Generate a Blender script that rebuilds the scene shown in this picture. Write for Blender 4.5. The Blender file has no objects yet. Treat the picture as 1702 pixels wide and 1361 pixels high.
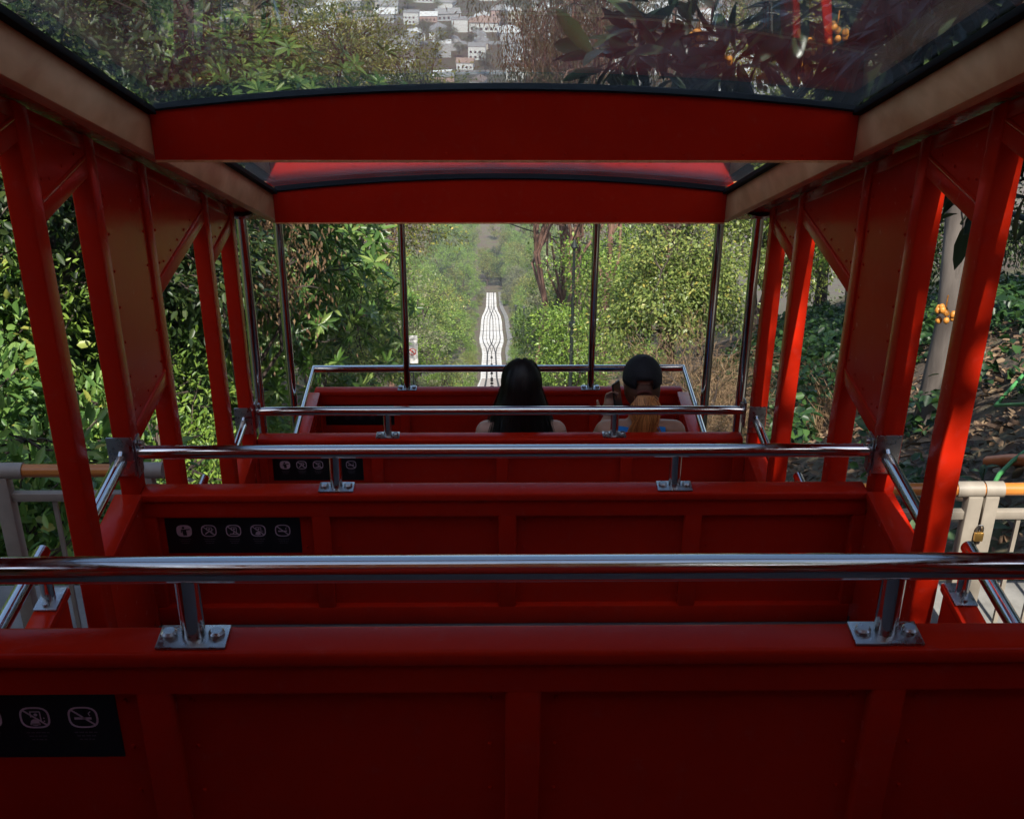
import bpy, bmesh, math, random
import numpy as np
from mathutils import Vector, Matrix
R = math.radians
random.seed(7)
rng = np.random.default_rng(11)
sc = bpy.context.scene
col = sc.collection

# ------------------------------------------------------------------ camera
F_PX, PITCH, YAW, ROLL = 2085.7, .4873, .0186, -.0061
CAMX = -.0432
fw = Vector((math.sin(YAW)*math.cos(PITCH), math.cos(YAW)*math.cos(PITCH), -math.sin(PITCH)))
rt = Vector((math.cos(YAW), -math.sin(YAW), 0)); dn = fw.cross(rt)
rt, dn = math.cos(ROLL)*rt+math.sin(ROLL)*dn, -math.sin(ROLL)*rt+math.cos(ROLL)*dn
cam_d = bpy.data.cameras.new('camera'); cam = bpy.data.objects.new('camera', cam_d); col.objects.link(cam)
M4 = Matrix.Identity(4)
for i in range(3):
    M4[i][0], M4[i][1], M4[i][2] = rt[i], -dn[i], -fw[i]
M4[0][3] = CAMX
cam.matrix_world = M4
cam_d.sensor_width = 36; cam_d.lens = 36*F_PX/1702; cam_d.clip_start = .05; cam_d.clip_end = 9000
sc.camera = cam

# ------------------------------------------------------------------ light
SUN_DIR = Vector((.06, -.72, .95)).normalized()      # towards the sun: high behind the camera
world = bpy.data.worlds.new('World'); sc.world = world; world.use_nodes = True
wn = world.node_tree.nodes; wl = world.node_tree.links
sky = wn.new('ShaderNodeTexSky'); sky.sky_type = 'NISHITA'; sky.sun_disc = False
sky.sun_elevation = math.asin(SUN_DIR.z); sky.sun_rotation = math.atan2(SUN_DIR.x, SUN_DIR.y)
sky.dust_density = 2.0; sky.altitude = 700
bg = wn['Background']; bg.inputs[1].default_value = .135
wl.new(sky.outputs[0], bg.inputs[0])
sun_d = bpy.data.lights.new('sun', 'SUN'); sun_d.energy = 5.0; sun_d.angle = R(.53); sun_d.color = (1, .95, .86)
sun = bpy.data.objects.new('sun', sun_d); col.objects.link(sun)
sun.rotation_euler = (-SUN_DIR).to_track_quat('-Z', 'Y').to_euler(); sun.location = (30, -30, 60)
sc.view_settings.view_transform = 'Standard'; sc.view_settings.look = 'None'
sc.view_settings.exposure = .9; sc.view_settings.gamma = 1
sc.cycles.max_bounces = 8; sc.cycles.diffuse_bounces = 3; sc.cycles.glossy_bounces = 4
sc.cycles.transparent_max_bounces = 12; sc.cycles.transmission_bounces = 4
sc.cycles.caustics_reflective = False; sc.cycles.caustics_refractive = False
sc.cycles.sample_clamp_indirect = 6; sc.cycles.use_denoising = True

# ------------------------------------------------------------------ materials
def mat(name):
    m = bpy.data.materials.new(name); m.use_nodes = True
    return m, m.node_tree.nodes, m.node_tree.links, m.node_tree.nodes['Principled BSDF']
def noise(n, l, scale, detail=4, rough=.55, vec='Object'):
    tc = n.new('ShaderNodeTexCoord'); t = n.new('ShaderNodeTexNoise')
    t.inputs['Scale'].default_value = scale; t.inputs['Detail'].default_value = detail; t.inputs['Roughness'].default_value = rough
    l.new(tc.outputs[vec], t.inputs['Vector']); return t, tc
def ramp(n, l, fac, stops):
    r = n.new('ShaderNodeValToRGB')
    while len(r.color_ramp.elements) < len(stops): r.color_ramp.elements.new(.5)
    for e, (p, c) in zip(r.color_ramp.elements, stops):
        e.position = p; e.color = (*c, 1) if len(c) == 3 else c
    l.new(fac, r.inputs[0]); return r
def bump(n, l, b, h, strength, dist):
    k = n.new('ShaderNodeBump'); k.inputs['Strength'].default_value = strength; k.inputs['Distance'].default_value = dist
    l.new(h, k.inputs['Height']); l.new(k.outputs[0], b.inputs['Normal'])
def simple(name, c, rough=.5, metal=0, var=.12, scale=6, bmp=0, coat=0):
    m, n, l, b = mat(name)
    t, _ = noise(n, l, scale)
    lo = tuple(x*(1-var) for x in c); hi = tuple(min(1, x*(1+var)) for x in c)
    r = ramp(n, l, t.outputs[0], [(.3, lo), (.7, hi)]); l.new(r.outputs[0], b.inputs['Base Color'])
    b.inputs['Roughness'].default_value = rough; b.inputs['Metallic'].default_value = metal
    b.inputs['Coat Weight'].default_value = coat
    if bmp: bump(n, l, b, t.outputs[0], bmp, .01)
    return m
def red_paint():
    m, n, l, b = mat('red_paint')
    t, tc = noise(n, l, 2.2, 5); t2 = n.new('ShaderNodeTexNoise'); t2.inputs['Scale'].default_value = 240
    l.new(tc.outputs['Object'], t2.inputs['Vector'])
    t3 = n.new('ShaderNodeTexNoise'); t3.inputs['Scale'].default_value = 28; t3.inputs['Detail'].default_value = 8
    l.new(tc.outputs['Object'], t3.inputs['Vector'])
    r = ramp(n, l, t.outputs[0], [(.3, (.44, .013, .004)), (.72, (.54, .020, .005))])
    mp = n.new('ShaderNodeMapping'); mp.inputs['Scale'].default_value = (3, 3, 34); mp.inputs['Rotation'].default_value = (0, R(25), R(30)); l.new(tc.outputs['Object'], mp.inputs[0])
    t4 = n.new('ShaderNodeTexNoise'); t4.inputs['Scale'].default_value = 5; t4.inputs['Detail'].default_value = 6; t4.inputs['Roughness'].default_value = .7; l.new(mp.outputs[0], t4.inputs['Vector'])
    w4 = ramp(n, l, t4.outputs[0], [(.64, (0, 0, 0)), (.74, (.34, .34, .34))]); w3 = ramp(n, l, t3.outputs[0], [(.55, (0, 0, 0)), (.8, (.16, .16, .16))])
    aw = n.new('ShaderNodeMath'); l.new(w4.outputs[0], aw.inputs[0]); l.new(w3.outputs[0], aw.inputs[1])
    xw = n.new('ShaderNodeMix'); xw.data_type = 'RGBA'; l.new(aw.outputs[0], xw.inputs[0]); l.new(r.outputs[0], xw.inputs[6]); xw.inputs[7].default_value = (.46, .10, .085, 1)
    l.new(xw.outputs[2], b.inputs['Base Color'])
    rr = ramp(n, l, t3.outputs[0], [(.35, (.13, .13, .13)), (.75, (.30, .30, .30))]); l.new(rr.outputs[0], b.inputs['Roughness'])
    b.inputs['Specular IOR Level'].default_value = .12; b.inputs['IOR'].default_value = 1.34
    mx = n.new('ShaderNodeMath'); mx.operation = 'MULTIPLY_ADD'; mx.inputs[1].default_value = .12
    l.new(t2.outputs[0], mx.inputs[0]); l.new(t.outputs[0], mx.inputs[2])
    bump(n, l, b, mx.outputs[0], .16, .01)
    return m
def wood_mat(name, a, c, rough=.5, sx=(1, 1, 1)):
    m, n, l, b = mat(name)
    tc = n.new('ShaderNodeTexCoord'); mp = n.new('ShaderNodeMapping'); mp.inputs['Scale'].default_value = sx
    t = n.new('ShaderNodeTexNoise'); t.inputs['Scale'].default_value = 9; t.inputs['Detail'].default_value = 8; t.inputs['Distortion'].default_value = .8
    l.new(tc.outputs['Object'], mp.inputs[0]); l.new(mp.outputs[0], t.inputs['Vector'])
    t2 = n.new('ShaderNodeTexNoise'); t2.inputs['Scale'].default_value = 3.1; t2.inputs['Detail'].default_value = 3; l.new(tc.outputs['Object'], t2.inputs['Vector'])
    r = ramp(n, l, t.outputs[0], [(.25, a), (.75, c)])
    r2 = ramp(n, l, t2.outputs[0], [(.3, (.72, .66, .6)), (.62, (1, 1, 1))])
    x = n.new('ShaderNodeMix'); x.data_type = 'RGBA'; x.blend_type = 'MULTIPLY'; x.inputs[0].default_value = 1
    l.new(r.outputs[0], x.inputs[6]); l.new(r2.outputs[0], x.inputs[7]); l.new(x.outputs[2], b.inputs['Base Color'])
    b.inputs['Roughness'].default_value = rough
    bump(n, l, b, t.outputs[0], .1, .004)
    return m
def chrome_mat(name, c=.62, rough=.11):
    m, n, l, b = mat(name)
    t, tc = noise(n, l, 60, 3)
    r = ramp(n, l, t.outputs[0], [(.3, (rough*.6,)*3), (.8, (rough*1.8,)*3)]); l.new(r.outputs[0], b.inputs['Roughness'])
    b.inputs['Base Color'].default_value = (c, c*.975, c*.94, 1); b.inputs['Metallic'].default_value = 1
    return m
def glass_mat():
    m, n, l, b = mat('roof_glass'); n.remove(b)
    out = n['Material Output']
    tr = n.new('ShaderNodeBsdfTransparent'); tr.inputs[0].default_value = (.92, .94, .94, 1)
    gl = n.new('ShaderNodeBsdfGlossy'); gl.inputs['Roughness'].default_value = .015; gl.inputs[0].default_value = (.95, .97, 1, 1)
    lw = n.new('ShaderNodeLayerWeight'); lw.inputs[0].default_value = .5
    pw = n.new('ShaderNodeMath'); pw.operation = 'POWER'; pw.inputs[1].default_value = 5; l.new(lw.outputs['Facing'], pw.inputs[0])
    fr = n.new('ShaderNodeMath'); fr.operation = 'MULTIPLY_ADD'; fr.inputs[1].default_value = .9; fr.inputs[2].default_value = .03; l.new(pw.outputs[0], fr.inputs[0])
    mx = n.new('ShaderNodeMixShader'); l.new(fr.outputs[0], mx.inputs[0]); l.new(tr.outputs[0], mx.inputs[1]); l.new(gl.outputs[0], mx.inputs[2])
    t, tc = noise(n, l, 5, 7, .65); t2 = n.new('ShaderNodeTexVoronoi'); t2.inputs['Scale'].default_value = 55; l.new(tc.outputs['Object'], t2.inputs['Vector'])
    d1 = ramp(n, l, t.outputs[0], [(.38, (.02,)*3), (.78, (.12,)*3)])
    d2 = ramp(n, l, t2.outputs['Distance'], [(.04, (.16,)*3), (.10, (0,)*3)])
    ad = n.new('ShaderNodeMath'); l.new(d1.outputs[0], ad.inputs[0]); l.new(d2.outputs[0], ad.inputs[1])
    df = n.new('ShaderNodeBsdfDiffuse'); df.inputs[0].default_value = (.55, .54, .5, 1)
    tl = n.new('ShaderNodeBsdfTranslucent'); tl.inputs[0].default_value = (.55, .54, .5, 1)
    dm = n.new('ShaderNodeMixShader'); dm.inputs[0].default_value = .5; l.new(df.outputs[0], dm.inputs[1]); l.new(tl.outputs[0], dm.inputs[2])
    m2 = n.new('ShaderNodeMixShader'); l.new(ad.outputs[0], m2.inputs[0]); l.new(mx.outputs[0], m2.inputs[1]); l.new(dm.outputs[0], m2.inputs[2])
    l.new(m2.outputs[0], out.inputs[0])
    return m
def leaf_mat(name, stops, rough=.42, trans=.3, dirty=0):
    m, n, l, b = mat(name)
    g = n.new('ShaderNodeNewGeometry')
    r = ramp(n, l, g.outputs['Random Per Island'], stops)
    t, tc = noise(n, l, .9, 3); rv = ramp(n, l, t.outputs[0], [(.3, (.62, .68, .6)), (.7, (1.12, 1.1, 1.0))])
    x = n.new('ShaderNodeMix'); x.data_type = 'RGBA'; x.blend_type = 'MULTIPLY'; x.inputs[0].default_value = 1
    l.new(r.outputs[0], x.inputs[6]); l.new(rv.outputs[0], x.inputs[7]); l.new(x.outputs[2], b.inputs['Base Color'])
    b.inputs['Roughness'].default_value = rough; b.inputs['Specular IOR Level'].default_value = .4
    tl = n.new('ShaderNodeBsdfTranslucent')
    hs = n.new('ShaderNodeHueSaturation'); hs.inputs['Value'].default_value = 1.5; hs.inputs['Saturation'].default_value = 1.1
    l.new(x.outputs[2], hs.inputs['Color']); l.new(hs.outputs[0], tl.inputs[0])
    ms = n.new('ShaderNodeMixShader'); ms.inputs[0].default_value = trans
    l.new(b.outputs[0], ms.inputs[1]); l.new(tl.outputs[0], ms.inputs[2]); l.new(ms.outputs[0], n['Material Output'].inputs[0])
    return m
def bark_mat(name, a, c, scale=9):
    m, n, l, b = mat(name)
    tc = n.new('ShaderNodeTexCoord'); mp = n.new('ShaderNodeMapping'); mp.inputs['Scale'].default_value = (1, 1, .22)
    t = n.new('ShaderNodeTexNoise'); t.inputs['Scale'].default_value = scale; t.inputs['Detail'].default_value = 8
    l.new(tc.outputs['Object'], mp.inputs[0]); l.new(mp.outputs[0], t.inputs['Vector'])
    r = ramp(n, l, t.outputs[0], [(.3, a), (.7, c)]); l.new(r.outputs[0], b.inputs['Base Color'])
    b.inputs['Roughness'].default_value = .85; bump(n, l, b, t.outputs[0], .7, .03)
    return m
def ground_mat():
    m, n, l, b = mat('hillside')
    t, tc = noise(n, l, .35, 8, .6); t2 = n.new('ShaderNodeTexNoise'); t2.inputs['Scale'].default_value = 7; t2.inputs['Detail'].default_value = 9; t2.inputs['Roughness'].default_value = .7
    l.new(tc.outputs['Object'], t2.inputs['Vector'])
    r1 = ramp(n, l, t2.outputs[0], [(.3, (.030, .020, .014)), (.5, (.085, .058, .038)), (.72, (.17, .125, .085))])
    r2 = ramp(n, l, t2.outputs[0], [(.3, (.028, .040, .012)), (.7, (.14, .13, .05))])
    x = n.new('ShaderNodeMix'); x.data_type = 'RGBA'
    k = ramp(n, l, t.outputs[0], [(.46, (0, 0, 0)), (.62, (1, 1, 1))]); l.new(k.outputs[0], x.inputs[0])
    l.new(r1.outputs[0], x.inputs[6]); l.new(r2.outputs[0], x.inputs[7]); l.new(x.outputs[2], b.inputs['Base Color'])
    b.inputs['Roughness'].default_value = .95; bump(n, l, b, t2.outputs[0], .8, .08)
    return m
def concrete_mat(name, a, c, scale=5):
    m, n, l, b = mat(name)
    t, tc = noise(n, l, scale, 10, .68); t2 = n.new('ShaderNodeTexNoise'); t2.inputs['Scale'].default_value = scale*.2; l.new(tc.outputs['Object'], t2.inputs['Vector'])
    r = ramp(n, l, t.outputs[0], [(.3, a), (.7, c)]); r2 = ramp(n, l, t2.outputs[0], [(.35, (.75, .74, .72)), (.65, (1, 1, 1))])
    x = n.new('ShaderNodeMix'); x.data_type = 'RGBA'; x.blend_type = 'MULTIPLY'; x.inputs[0].default_value = 1
    l.new(r.outputs[0], x.inputs[6]); l.new(r2.outputs[0], x.inputs[7]); l.new(x.outputs[2], b.inputs['Base Color'])
    b.inputs['Roughness'].default_value = .9; bump(n, l, b, t.outputs[0], .4, .01)
    return m
RED = red_paint()
WOOD = wood_mat('beech_plywood', (.64, .25, .085), (.94, .50, .23), .5, (5, .35, 1.2))
CHROME = chrome_mat('chrome'); STEEL = chrome_mat('brushed_steel', .42, .3)
RUBBER = simple('black_rubber', (.006, .006, .006), .8); RUBBER.node_tree.nodes['Principled BSDF'].inputs['Specular IOR Level'].default_value = .1
GLASS = glass_mat()
BLACK = simple('sticker_black', (.004, .004, .005), .35, var=.2)
MAUVE = simple('sticker_print', (.58, .44, .50), .5, var=.1, scale=40)
FENCE = simple('fence_paint', (.27, .235, .19), .5, var=.12, scale=12)
ORANGEWOOD = wood_mat('varnished_handrail', (.42, .13, .02), (.62, .24, .05), .3, (.3, 6, 6))
GUNMETAL = simple('dark_green_paint', (.012, .018, .016), .5)
GROUND = ground_mat()
CONC = concrete_mat('platform_concrete', (.13, .125, .115), (.27, .26, .24))
TRACKC = concrete_mat('track_concrete', (.42, .40, .36), (.86, .84, .80), 1.6)
RAILM = simple('rail_steel', (.035, .028, .024), .5, .3)
BARK_D = bark_mat('dark_bark', (.018, .012, .009), (.085, .060, .045))
BARK_P = bark_mat('pale_bark', (.055, .042, .036), (.17, .145, .125), 5)
BARK_E = bark_mat('red_brown_bark', (.07, .032, .022), (.25, .14, .10), 6)

# ------------------------------------------------------------------ mesh helpers
def tag(o, label=None, cat=None, group=None, kind=None):
    if label: o['label'] = label
    if cat: o['category'] = cat
    if group: o['group'] = group
    if kind: o['kind'] = kind
    return o
def root_loc(p):
    while p.parent is not None: p = p.parent
    return p.location
def link(name, me, m, parent=None, loc=None):
    o = bpy.data.objects.new(name, me); col.objects.link(o)
    if m and not me.materials: me.materials.append(m)
    if parent is not None: o.parent = parent
    if loc is not None: o.location = loc
    return o
def empty(name, loc=(0, 0, 0), rz=0):
    o = bpy.data.objects.new(name, None); col.objects.link(o); o.location = loc; o.rotation_euler = (0, 0, rz); o.empty_display_size = .1
    return o
class MB:
    def __init__(s): s.v = []; s.f = []
    def add(s, vs, fs):
        k = len(s.v); s.v += [tuple(v) for v in vs]; s.f += [tuple(k+i for i in f) for f in fs]; return s
    def box(s, x0, x1, y0, y1, z0, z1):
        return s.add([(x0,y0,z0),(x1,y0,z0),(x1,y1,z0),(x0,y1,z0),(x0,y0,z1),(x1,y0,z1),(x1,y1,z1),(x0,y1,z1)],
                     [(0,3,2,1),(4,5,6,7),(0,1,5,4),(1,2,6,5),(2,3,7,6),(3,0,4,7)])
    def prism(s, poly, axis, a, b):          # poly: list of 2D; axis 'x': (y,z) extruded a..b ; 'y': (x,z) ; 'z': (x,y)
        n = len(poly); mk = {'x': lambda p, t: (t, p[0], p[1]), 'y': lambda p, t: (p[0], t, p[1]), 'z': lambda p, t: (p[0], p[1], t)}[axis]
        vs = [mk(p, a) for p in poly]+[mk(p, b) for p in poly]
        fs = [tuple(range(n))[::-1], tuple(range(n, 2*n))]+[(i, (i+1) % n, n+(i+1) % n, n+i) for i in range(n)]
        return s.add(vs, fs)
    def tube(s, pts, r, n=12, caps=True):
        pts = [Vector(p) for p in pts]; rr = r if isinstance(r, (list, tuple)) else [r]*len(pts)
        k = len(s.v); up = None
        for i, p in enumerate(pts):
            d = (pts[min(i+1, len(pts)-1)]-pts[max(i-1, 0)]).normalized()
            if up is None: up = d.orthogonal().normalized()
            up = (up-d*up.dot(d)); up = up.normalized() if up.length > 1e-6 else d.orthogonal().normalized()
            w = d.cross(up)
            for j in range(n):
                a = 2*math.pi*j/n; s.v.append(tuple(p+(up*math.cos(a)+w*math.sin(a))*rr[i]))
        for i in range(len(pts)-1):
            for j in range(n):
                a, b = k+i*n+j, k+i*n+(j+1) % n; s.f.append((a, b, b+n, a+n))
        if caps:
            s.f.append(tuple(k+j for j in range(n))[::-1]); s.f.append(tuple(k+(len(pts)-1)*n+j for j in range(n)))
        return s
    def ball(s, c, r, n=8, m=5, sc_=(1, 1, 1)):
        k = len(s.v)
        s.v.append((c[0], c[1], c[2]+r*sc_[2]))
        for i in range(1, m):
            t = math.pi*i/m
            for j in range(n):
                a = 2*math.pi*j/n; s.v.append((c[0]+r*sc_[0]*math.sin(t)*math.cos(a), c[1]+r*sc_[1]*math.sin(t)*math.sin(a), c[2]+r*sc_[2]*math.cos(t)))
        s.v.append((c[0], c[1], c[2]-r*sc_[2])); e = len(s.v)-1
        for j in range(n): s.f.append((k, k+1+j, k+1+(j+1) % n)); s.f.append((e, e-n+(j+1) % n, e-n+j))
        for i in range(m-2):
            for j in range(n):
                a, b = k+1+i*n+j, k+1+i*n+(j+1) % n; s.f.append((a, a+n, b+n, b))
        return s
    def mesh(s, name, off=(0, 0, 0), smooth=False, bevel=0, seg=2):
        me = bpy.data.meshes.new(name); me.from_pydata([(a-off[0], b-off[1], c-off[2]) for a, b, c in s.v], [], s.f)
        bm = bmesh.new(); bm.from_mesh(me)
        bmesh.ops.recalc_face_normals(bm, faces=bm.faces)
        if bevel:
            es = [e for e in bm.edges if len(e.link_faces) == 2 and e.calc_face_angle(0) > .5]
            bmesh.ops.bevel(bm, geom=es, offset=bevel, segments=seg, profile=.5, affect='EDGES', clamp_overlap=True)
        bm.to_mesh(me); bm.free()
        if smooth or bevel:
            for p in me.polygons: p.use_smooth = True
            if hasattr(me, 'set_sharp_from_angle'): me.set_sharp_from_angle(angle=R(40))
        return me
    def build(s, name, m, parent=None, smooth=False, bevel=0, seg=2, loc=None):
        off = root_loc(parent) if parent is not None else (loc or (0, 0, 0))
        me = s.mesh(name, off, smooth, bevel, seg)
        return link(name, me, m, parent, None if parent is not None else (loc or (0, 0, 0)))
def np_mesh(name, V, Fq):
    me = bpy.data.meshes.new(name); V = np.asarray(V, np.float32); Fq = np.asarray(Fq, np.int32)
    me.vertices.add(len(V)); me.vertices.foreach_set('co', V.ravel())
    k = Fq.shape[1]
    me.loops.add(Fq.size); me.loops.foreach_set('vertex_index', Fq.ravel())
    me.polygons.add(len(Fq)); me.polygons.foreach_set('loop_start', np.arange(0, Fq.size, k, dtype=np.int32))
    me.polygons.foreach_set('loop_total', np.full(len(Fq), k, np.int32))
    me.update(); me.validate(); return me

# ------------------------------------------------------------------ terrain
TY = [-60, -12, -7, 0, 20, 60, 110, 180, 260, 330, 400, 5000]
TZ = [2.5, 2.0, .29, -2.9, -12.1, -31.3, -55, -81.5, -108, -124, -130, -130]
def zt(y): return np.interp(y, TY, TZ)
def wob(x, y):
    return (np.sin(x*1.3+y*.7)*np.cos(y*1.1-x*.5)*.12+np.sin(x*3.1+1.7)*np.sin(y*2.7+x)*.05+np.sin(x*.31-y*.23)*.35+np.sin(x*.11+2+y*.07)*.8)
def ter(x, y):
    x = np.asarray(x, float); y = np.asarray(y, float)
    k = np.interp(y, [0, 25, 60, 150, 280], [1, 1, .7, .5, .2])
    edge = 1.75+np.interp(y, [30, 120, 150, 215, 240, 300], [0, .6, 3, 3, .6, .6])
    d = np.maximum(np.abs(x)-edge, 0)
    s = np.where(x > 0, .82, .42)*k
    b = s*np.minimum(d, 4.5)+.28*k*np.clip(d-4.5, 0, 30)
    b = b*np.interp(y, [250, 340], [1, 0])*np.interp(y, [-12, -4], [.25, 1])
    w = wob(x, y)*np.clip(d/2.5, 0, 1)*np.interp(y, [-8, 3, 280, 350], [.0, 1, 1, 0])
    return zt(y)+b+w
def axis(lo, hi, c0, c1, step, grow):
    a = list(np.arange(c0, c1+1e-6, step)); st = step
    while a[-1] < hi: st *= grow; a.append(a[-1]+st)
    st = step
    while a[0] > lo: st *= grow; a.insert(0, a[0]-st)
    return np.array(a)
gx = axis(-2600, 2600, -9, 9, .3, 1.13); gy = axis(-300, 5200, -4, 22, .35, 1.07)
GX, GY = np.meshgrid(gx, gy); V = np.stack([GX, GY, ter(GX, GY)], -1).reshape(-1, 3)
nx, ny = len(gx), len(gy); ii = (np.arange(ny-1)[:, None]*nx+np.arange(nx-1)[None]).ravel()
me = np_mesh('ground', V, np.stack([ii, ii+1, ii+nx+1, ii+nx], -1)); me.polygons.foreach_set('use_smooth', np.ones(len(me.polygons), bool))
ground = tag(link('ground', me, GROUND), 'dry brown hillside falling away to the city plain', kind='structure')

# ------------------------------------------------------------------ the track
def half(y): return float(np.interp(y, [0, 138, 146, 156, 164, 196, 204, 214, 222, 300], [1.1, 1.1, 1.25, 1.6, 1.72, 1.72, 1.6, 1.2, 1.0, 1.0]))
ys = np.concatenate([np.arange(-8, 40, 2), np.arange(40, 262, 2.0)])
mb = MB(); k0 = 0
for i, y in enumerate(ys):
    h = half(y); z = float(zt(y))+.12
    mb.v += [(-h-.1, y, z-.25), (-h, y, z), (h, y, z), (h+.1, y, z-.25)]
    if i: a = 4*(i-1); mb.f += [(a, a+1, a+5, a+4), (a+1, a+2, a+6, a+5), (a+2, a+3, a+7, a+6)]
track = tag(mb.build('track_bed', TRACKC), 'white concrete funicular track bed running straight downhill', kind='structure')
def tr_off(y): return float(np.interp(y, [138, 146, 156, 164, 196, 204, 214, 222], [0, .15, .6, .74, .74, .6, .15, 0]))
def rail_line(fx):
    m_ = MB(); pts = [(fx(y), y, float(zt(y))+.2) for y in np.arange(-6, 260, 2.0)]
    for i, (x, y, z) in enumerate(pts):
        m_.v += [(x-.06, y, z), (x+.06, y, z), (x+.06, y, z-.09), (x-.06, y, z-.09)]
        if i: a = 4*(i-1); m_.f += [(a+j, a+(j+1) % 4, a+4+(j+1) % 4, a+4+j) for j in range(4)]
    return m_
for s1 in (-1, 1):
    for s2 in (-1, 1):
        o = rail_line(lambda y: s1*(tr_off(y)+.02)+s2*.5).build('rail', RAILM, track)
mb = MB()
for y in np.arange(6, 150, 2.3):
    h = half(y)-.15; z = float(zt(y))
    mb.box(-h, h, y-.16, y+.16, z+.06, z+.126)
tag(mb.build('sleepers', simple('sleeper_dark', (.22, .20, .185), .9), track), kind='stuff')
mb = MB()
for i, y in enumerate(ys[8:]):
    h = half(y)+.55; z = float(zt(y))+.22
    mb.v += [(h, y, z-.5), (h, y, z), (h+.7, y, z), (h+.7, y, z-.5)]
    if i: a = 4*(i-1); mb.f += [(a, a+1, a+5, a+4), (a+1, a+2, a+6, a+5), (a+2, a+3, a+7, a+6)]
mb.build('walkway', CONC, track)
for s1 in (-1, 1):
    m_ = MB(); m_.tube([(s1*tr_off(y), y, float(zt(y))+.19) for y in np.arange(-4, 258, 2.0)], .03, 6); m_.build('haul_cable', RAILM, track)
m_ = MB()
for y in np.arange(60, 140, 9.0):
    for s1 in (-1, 1): m_.box(s1*tr_off(y)-.12, s1*tr_off(y)+.12, y-.2, y+.2, float(zt(y))+.1, float(zt(y))+.26)
tag(m_.build('rollers', RAILM, track), kind='stuff')

# ------------------------------------------------------------------ the funicular car
CY = [1.541, 3.264, 4.988, 6.371]; CZ = [-1.208, -1.995, -2.774, -3.239]
FL = [-1.76, -2.49, -3.22, -3.95]
SL = -.456
def zbeam(y): return -.983+(y-3.382)*SL      # underside of the sloping timber beams
car = empty('funicular_car', (0, 4, -4.6))
tag(car, 'red open-sided funicular car with stepped compartments and glass roof', 'funicular car')
# floors and risers
for k in range(4):
    y0 = CY[k-1] if k else -1.6; y1 = CY[k]
    MB().box(-1.16, 1.16, y0-.02, y1+.0, FL[k]-.06, FL[k]).build('floor', simple('floor_sheet', (.10, .10, .10), .6), car)
def partition(k, w, rear=False):
    y, z = CY[k], CZ[k]
    zb = FL[min(k+1, 3)]-.05 if k < 3 else FL[3]-.25
    p = MB().box(-w, w, y-.004, y+.022, zb, z-.028).build('partition', RED, car)
    MB().box(-w-.0, w+.0, y-.042, y+.028, z-.03, z).build('cap', RED, p, bevel=.008, seg=3)
    MB().box(-w, w, y-.032, y-.004, z-.085, z-.031).build('top_rail', RED, p)
    zf = FL[k]
    MB().box(-w, w, y-.032, y-.004, zf+.001, zf+.07).build('bottom_rail', RED, p, bevel=.005)
    for x in (-.565, .005, .575):
        xx = x*w/1.1
        MB().box(xx-.028, xx+.028, y-.0316, y-.003, zf+.06, z-.070).build('rib', RED, p, bevel=.007, seg=3)
    for s in (-1, 1):
        MB().box(s*w-.035, s*w+.035, y-.031, y-.003, zf+.07, z-.0852).build('rib', RED, p, bevel=.006, seg=3)
    rv = MB(); edges = [-w, -.565*w/1.1, .005, .575*w/1.1, w]
    for a, b in zip(edges[:-1], edges[1:]):
        MB().box(a+.028, b-.028, y-.010, y-.0035, zf+.07, z-.086).build('panel', RED, p)
        for xs in (a+.052, b-.052):
            zz = z-.115
            while zz > zf+.09:
                rv.ball((xs, y-.011, zz), .0042, 6, 4); zz -= .095
    tag(rv.build('rivets', RED, p, smooth=True), kind='stuff')
    return p
parts = [partition(k, 1.1 if k < 3 else 1.046) for k in range(4)]
# bench seats behind each partition (facing downhill)
for k in range(3):
    zs = FL[k+1]+(.47 if k < 2 else .53)
    b_ = MB().box(-1.05, 1.05, CY[k]+.03, CY[k]+.46, zs-.05, zs).build('bench_seat', RED, car, bevel=.012)
    for x in (-.95, 0, .95): MB().box(x-.02, x+.02, CY[k]+.05, CY[k]+.42, FL[k+1], zs-.05).build('leg', RED, b_)
# crossbars
BR = [(-.498, .562), (-.513, .513), (-.513, .515), (-.521, .521)]
TUBE_R = .0205; RH = .124
for k in range(3):
    y, z = CY[k], CZ[k]+RH; w = 1.098
    hr = MB().tube([(-w, y, z), (w, y, z)], TUBE_R, 24).build('handrail', CHROME, car, smooth=True)
    for x in BR[k]:
        MB().tube([(x, y, CZ[k]+.006), (x, y, z-.01)], .0185, 20).build('stub', CHROME, hr, smooth=True)
        MB().box(x-.053, x+.053, y-.034, y+.022, CZ[k]+.0005, CZ[k]+.006).build('bracket', STEEL, hr, bevel=.002)
        for s in (-1, 1):
            MB().tube([(x+s*.036, y-.006, CZ[k]+.006), (x+s*.036, y-.006, CZ[k]+.013), (x+s*.036, y-.006, CZ[k]+.017)], [.0125, .0125, .009], 12).build('bolt', STEEL, hr, smooth=True)
    for s in (-1, 1):
        MB().box(s*1.098-.004, s*1.098+.004, y-.028, y+.028, z-.075, z+.05).build('bracket', STEEL, hr, bevel=.0015)
        MB().tube([(s*1.09, y, z+.03), (s*1.078, y, z+.032)], .011, 10).build('bolt', STEEL, hr, smooth=True)
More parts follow.
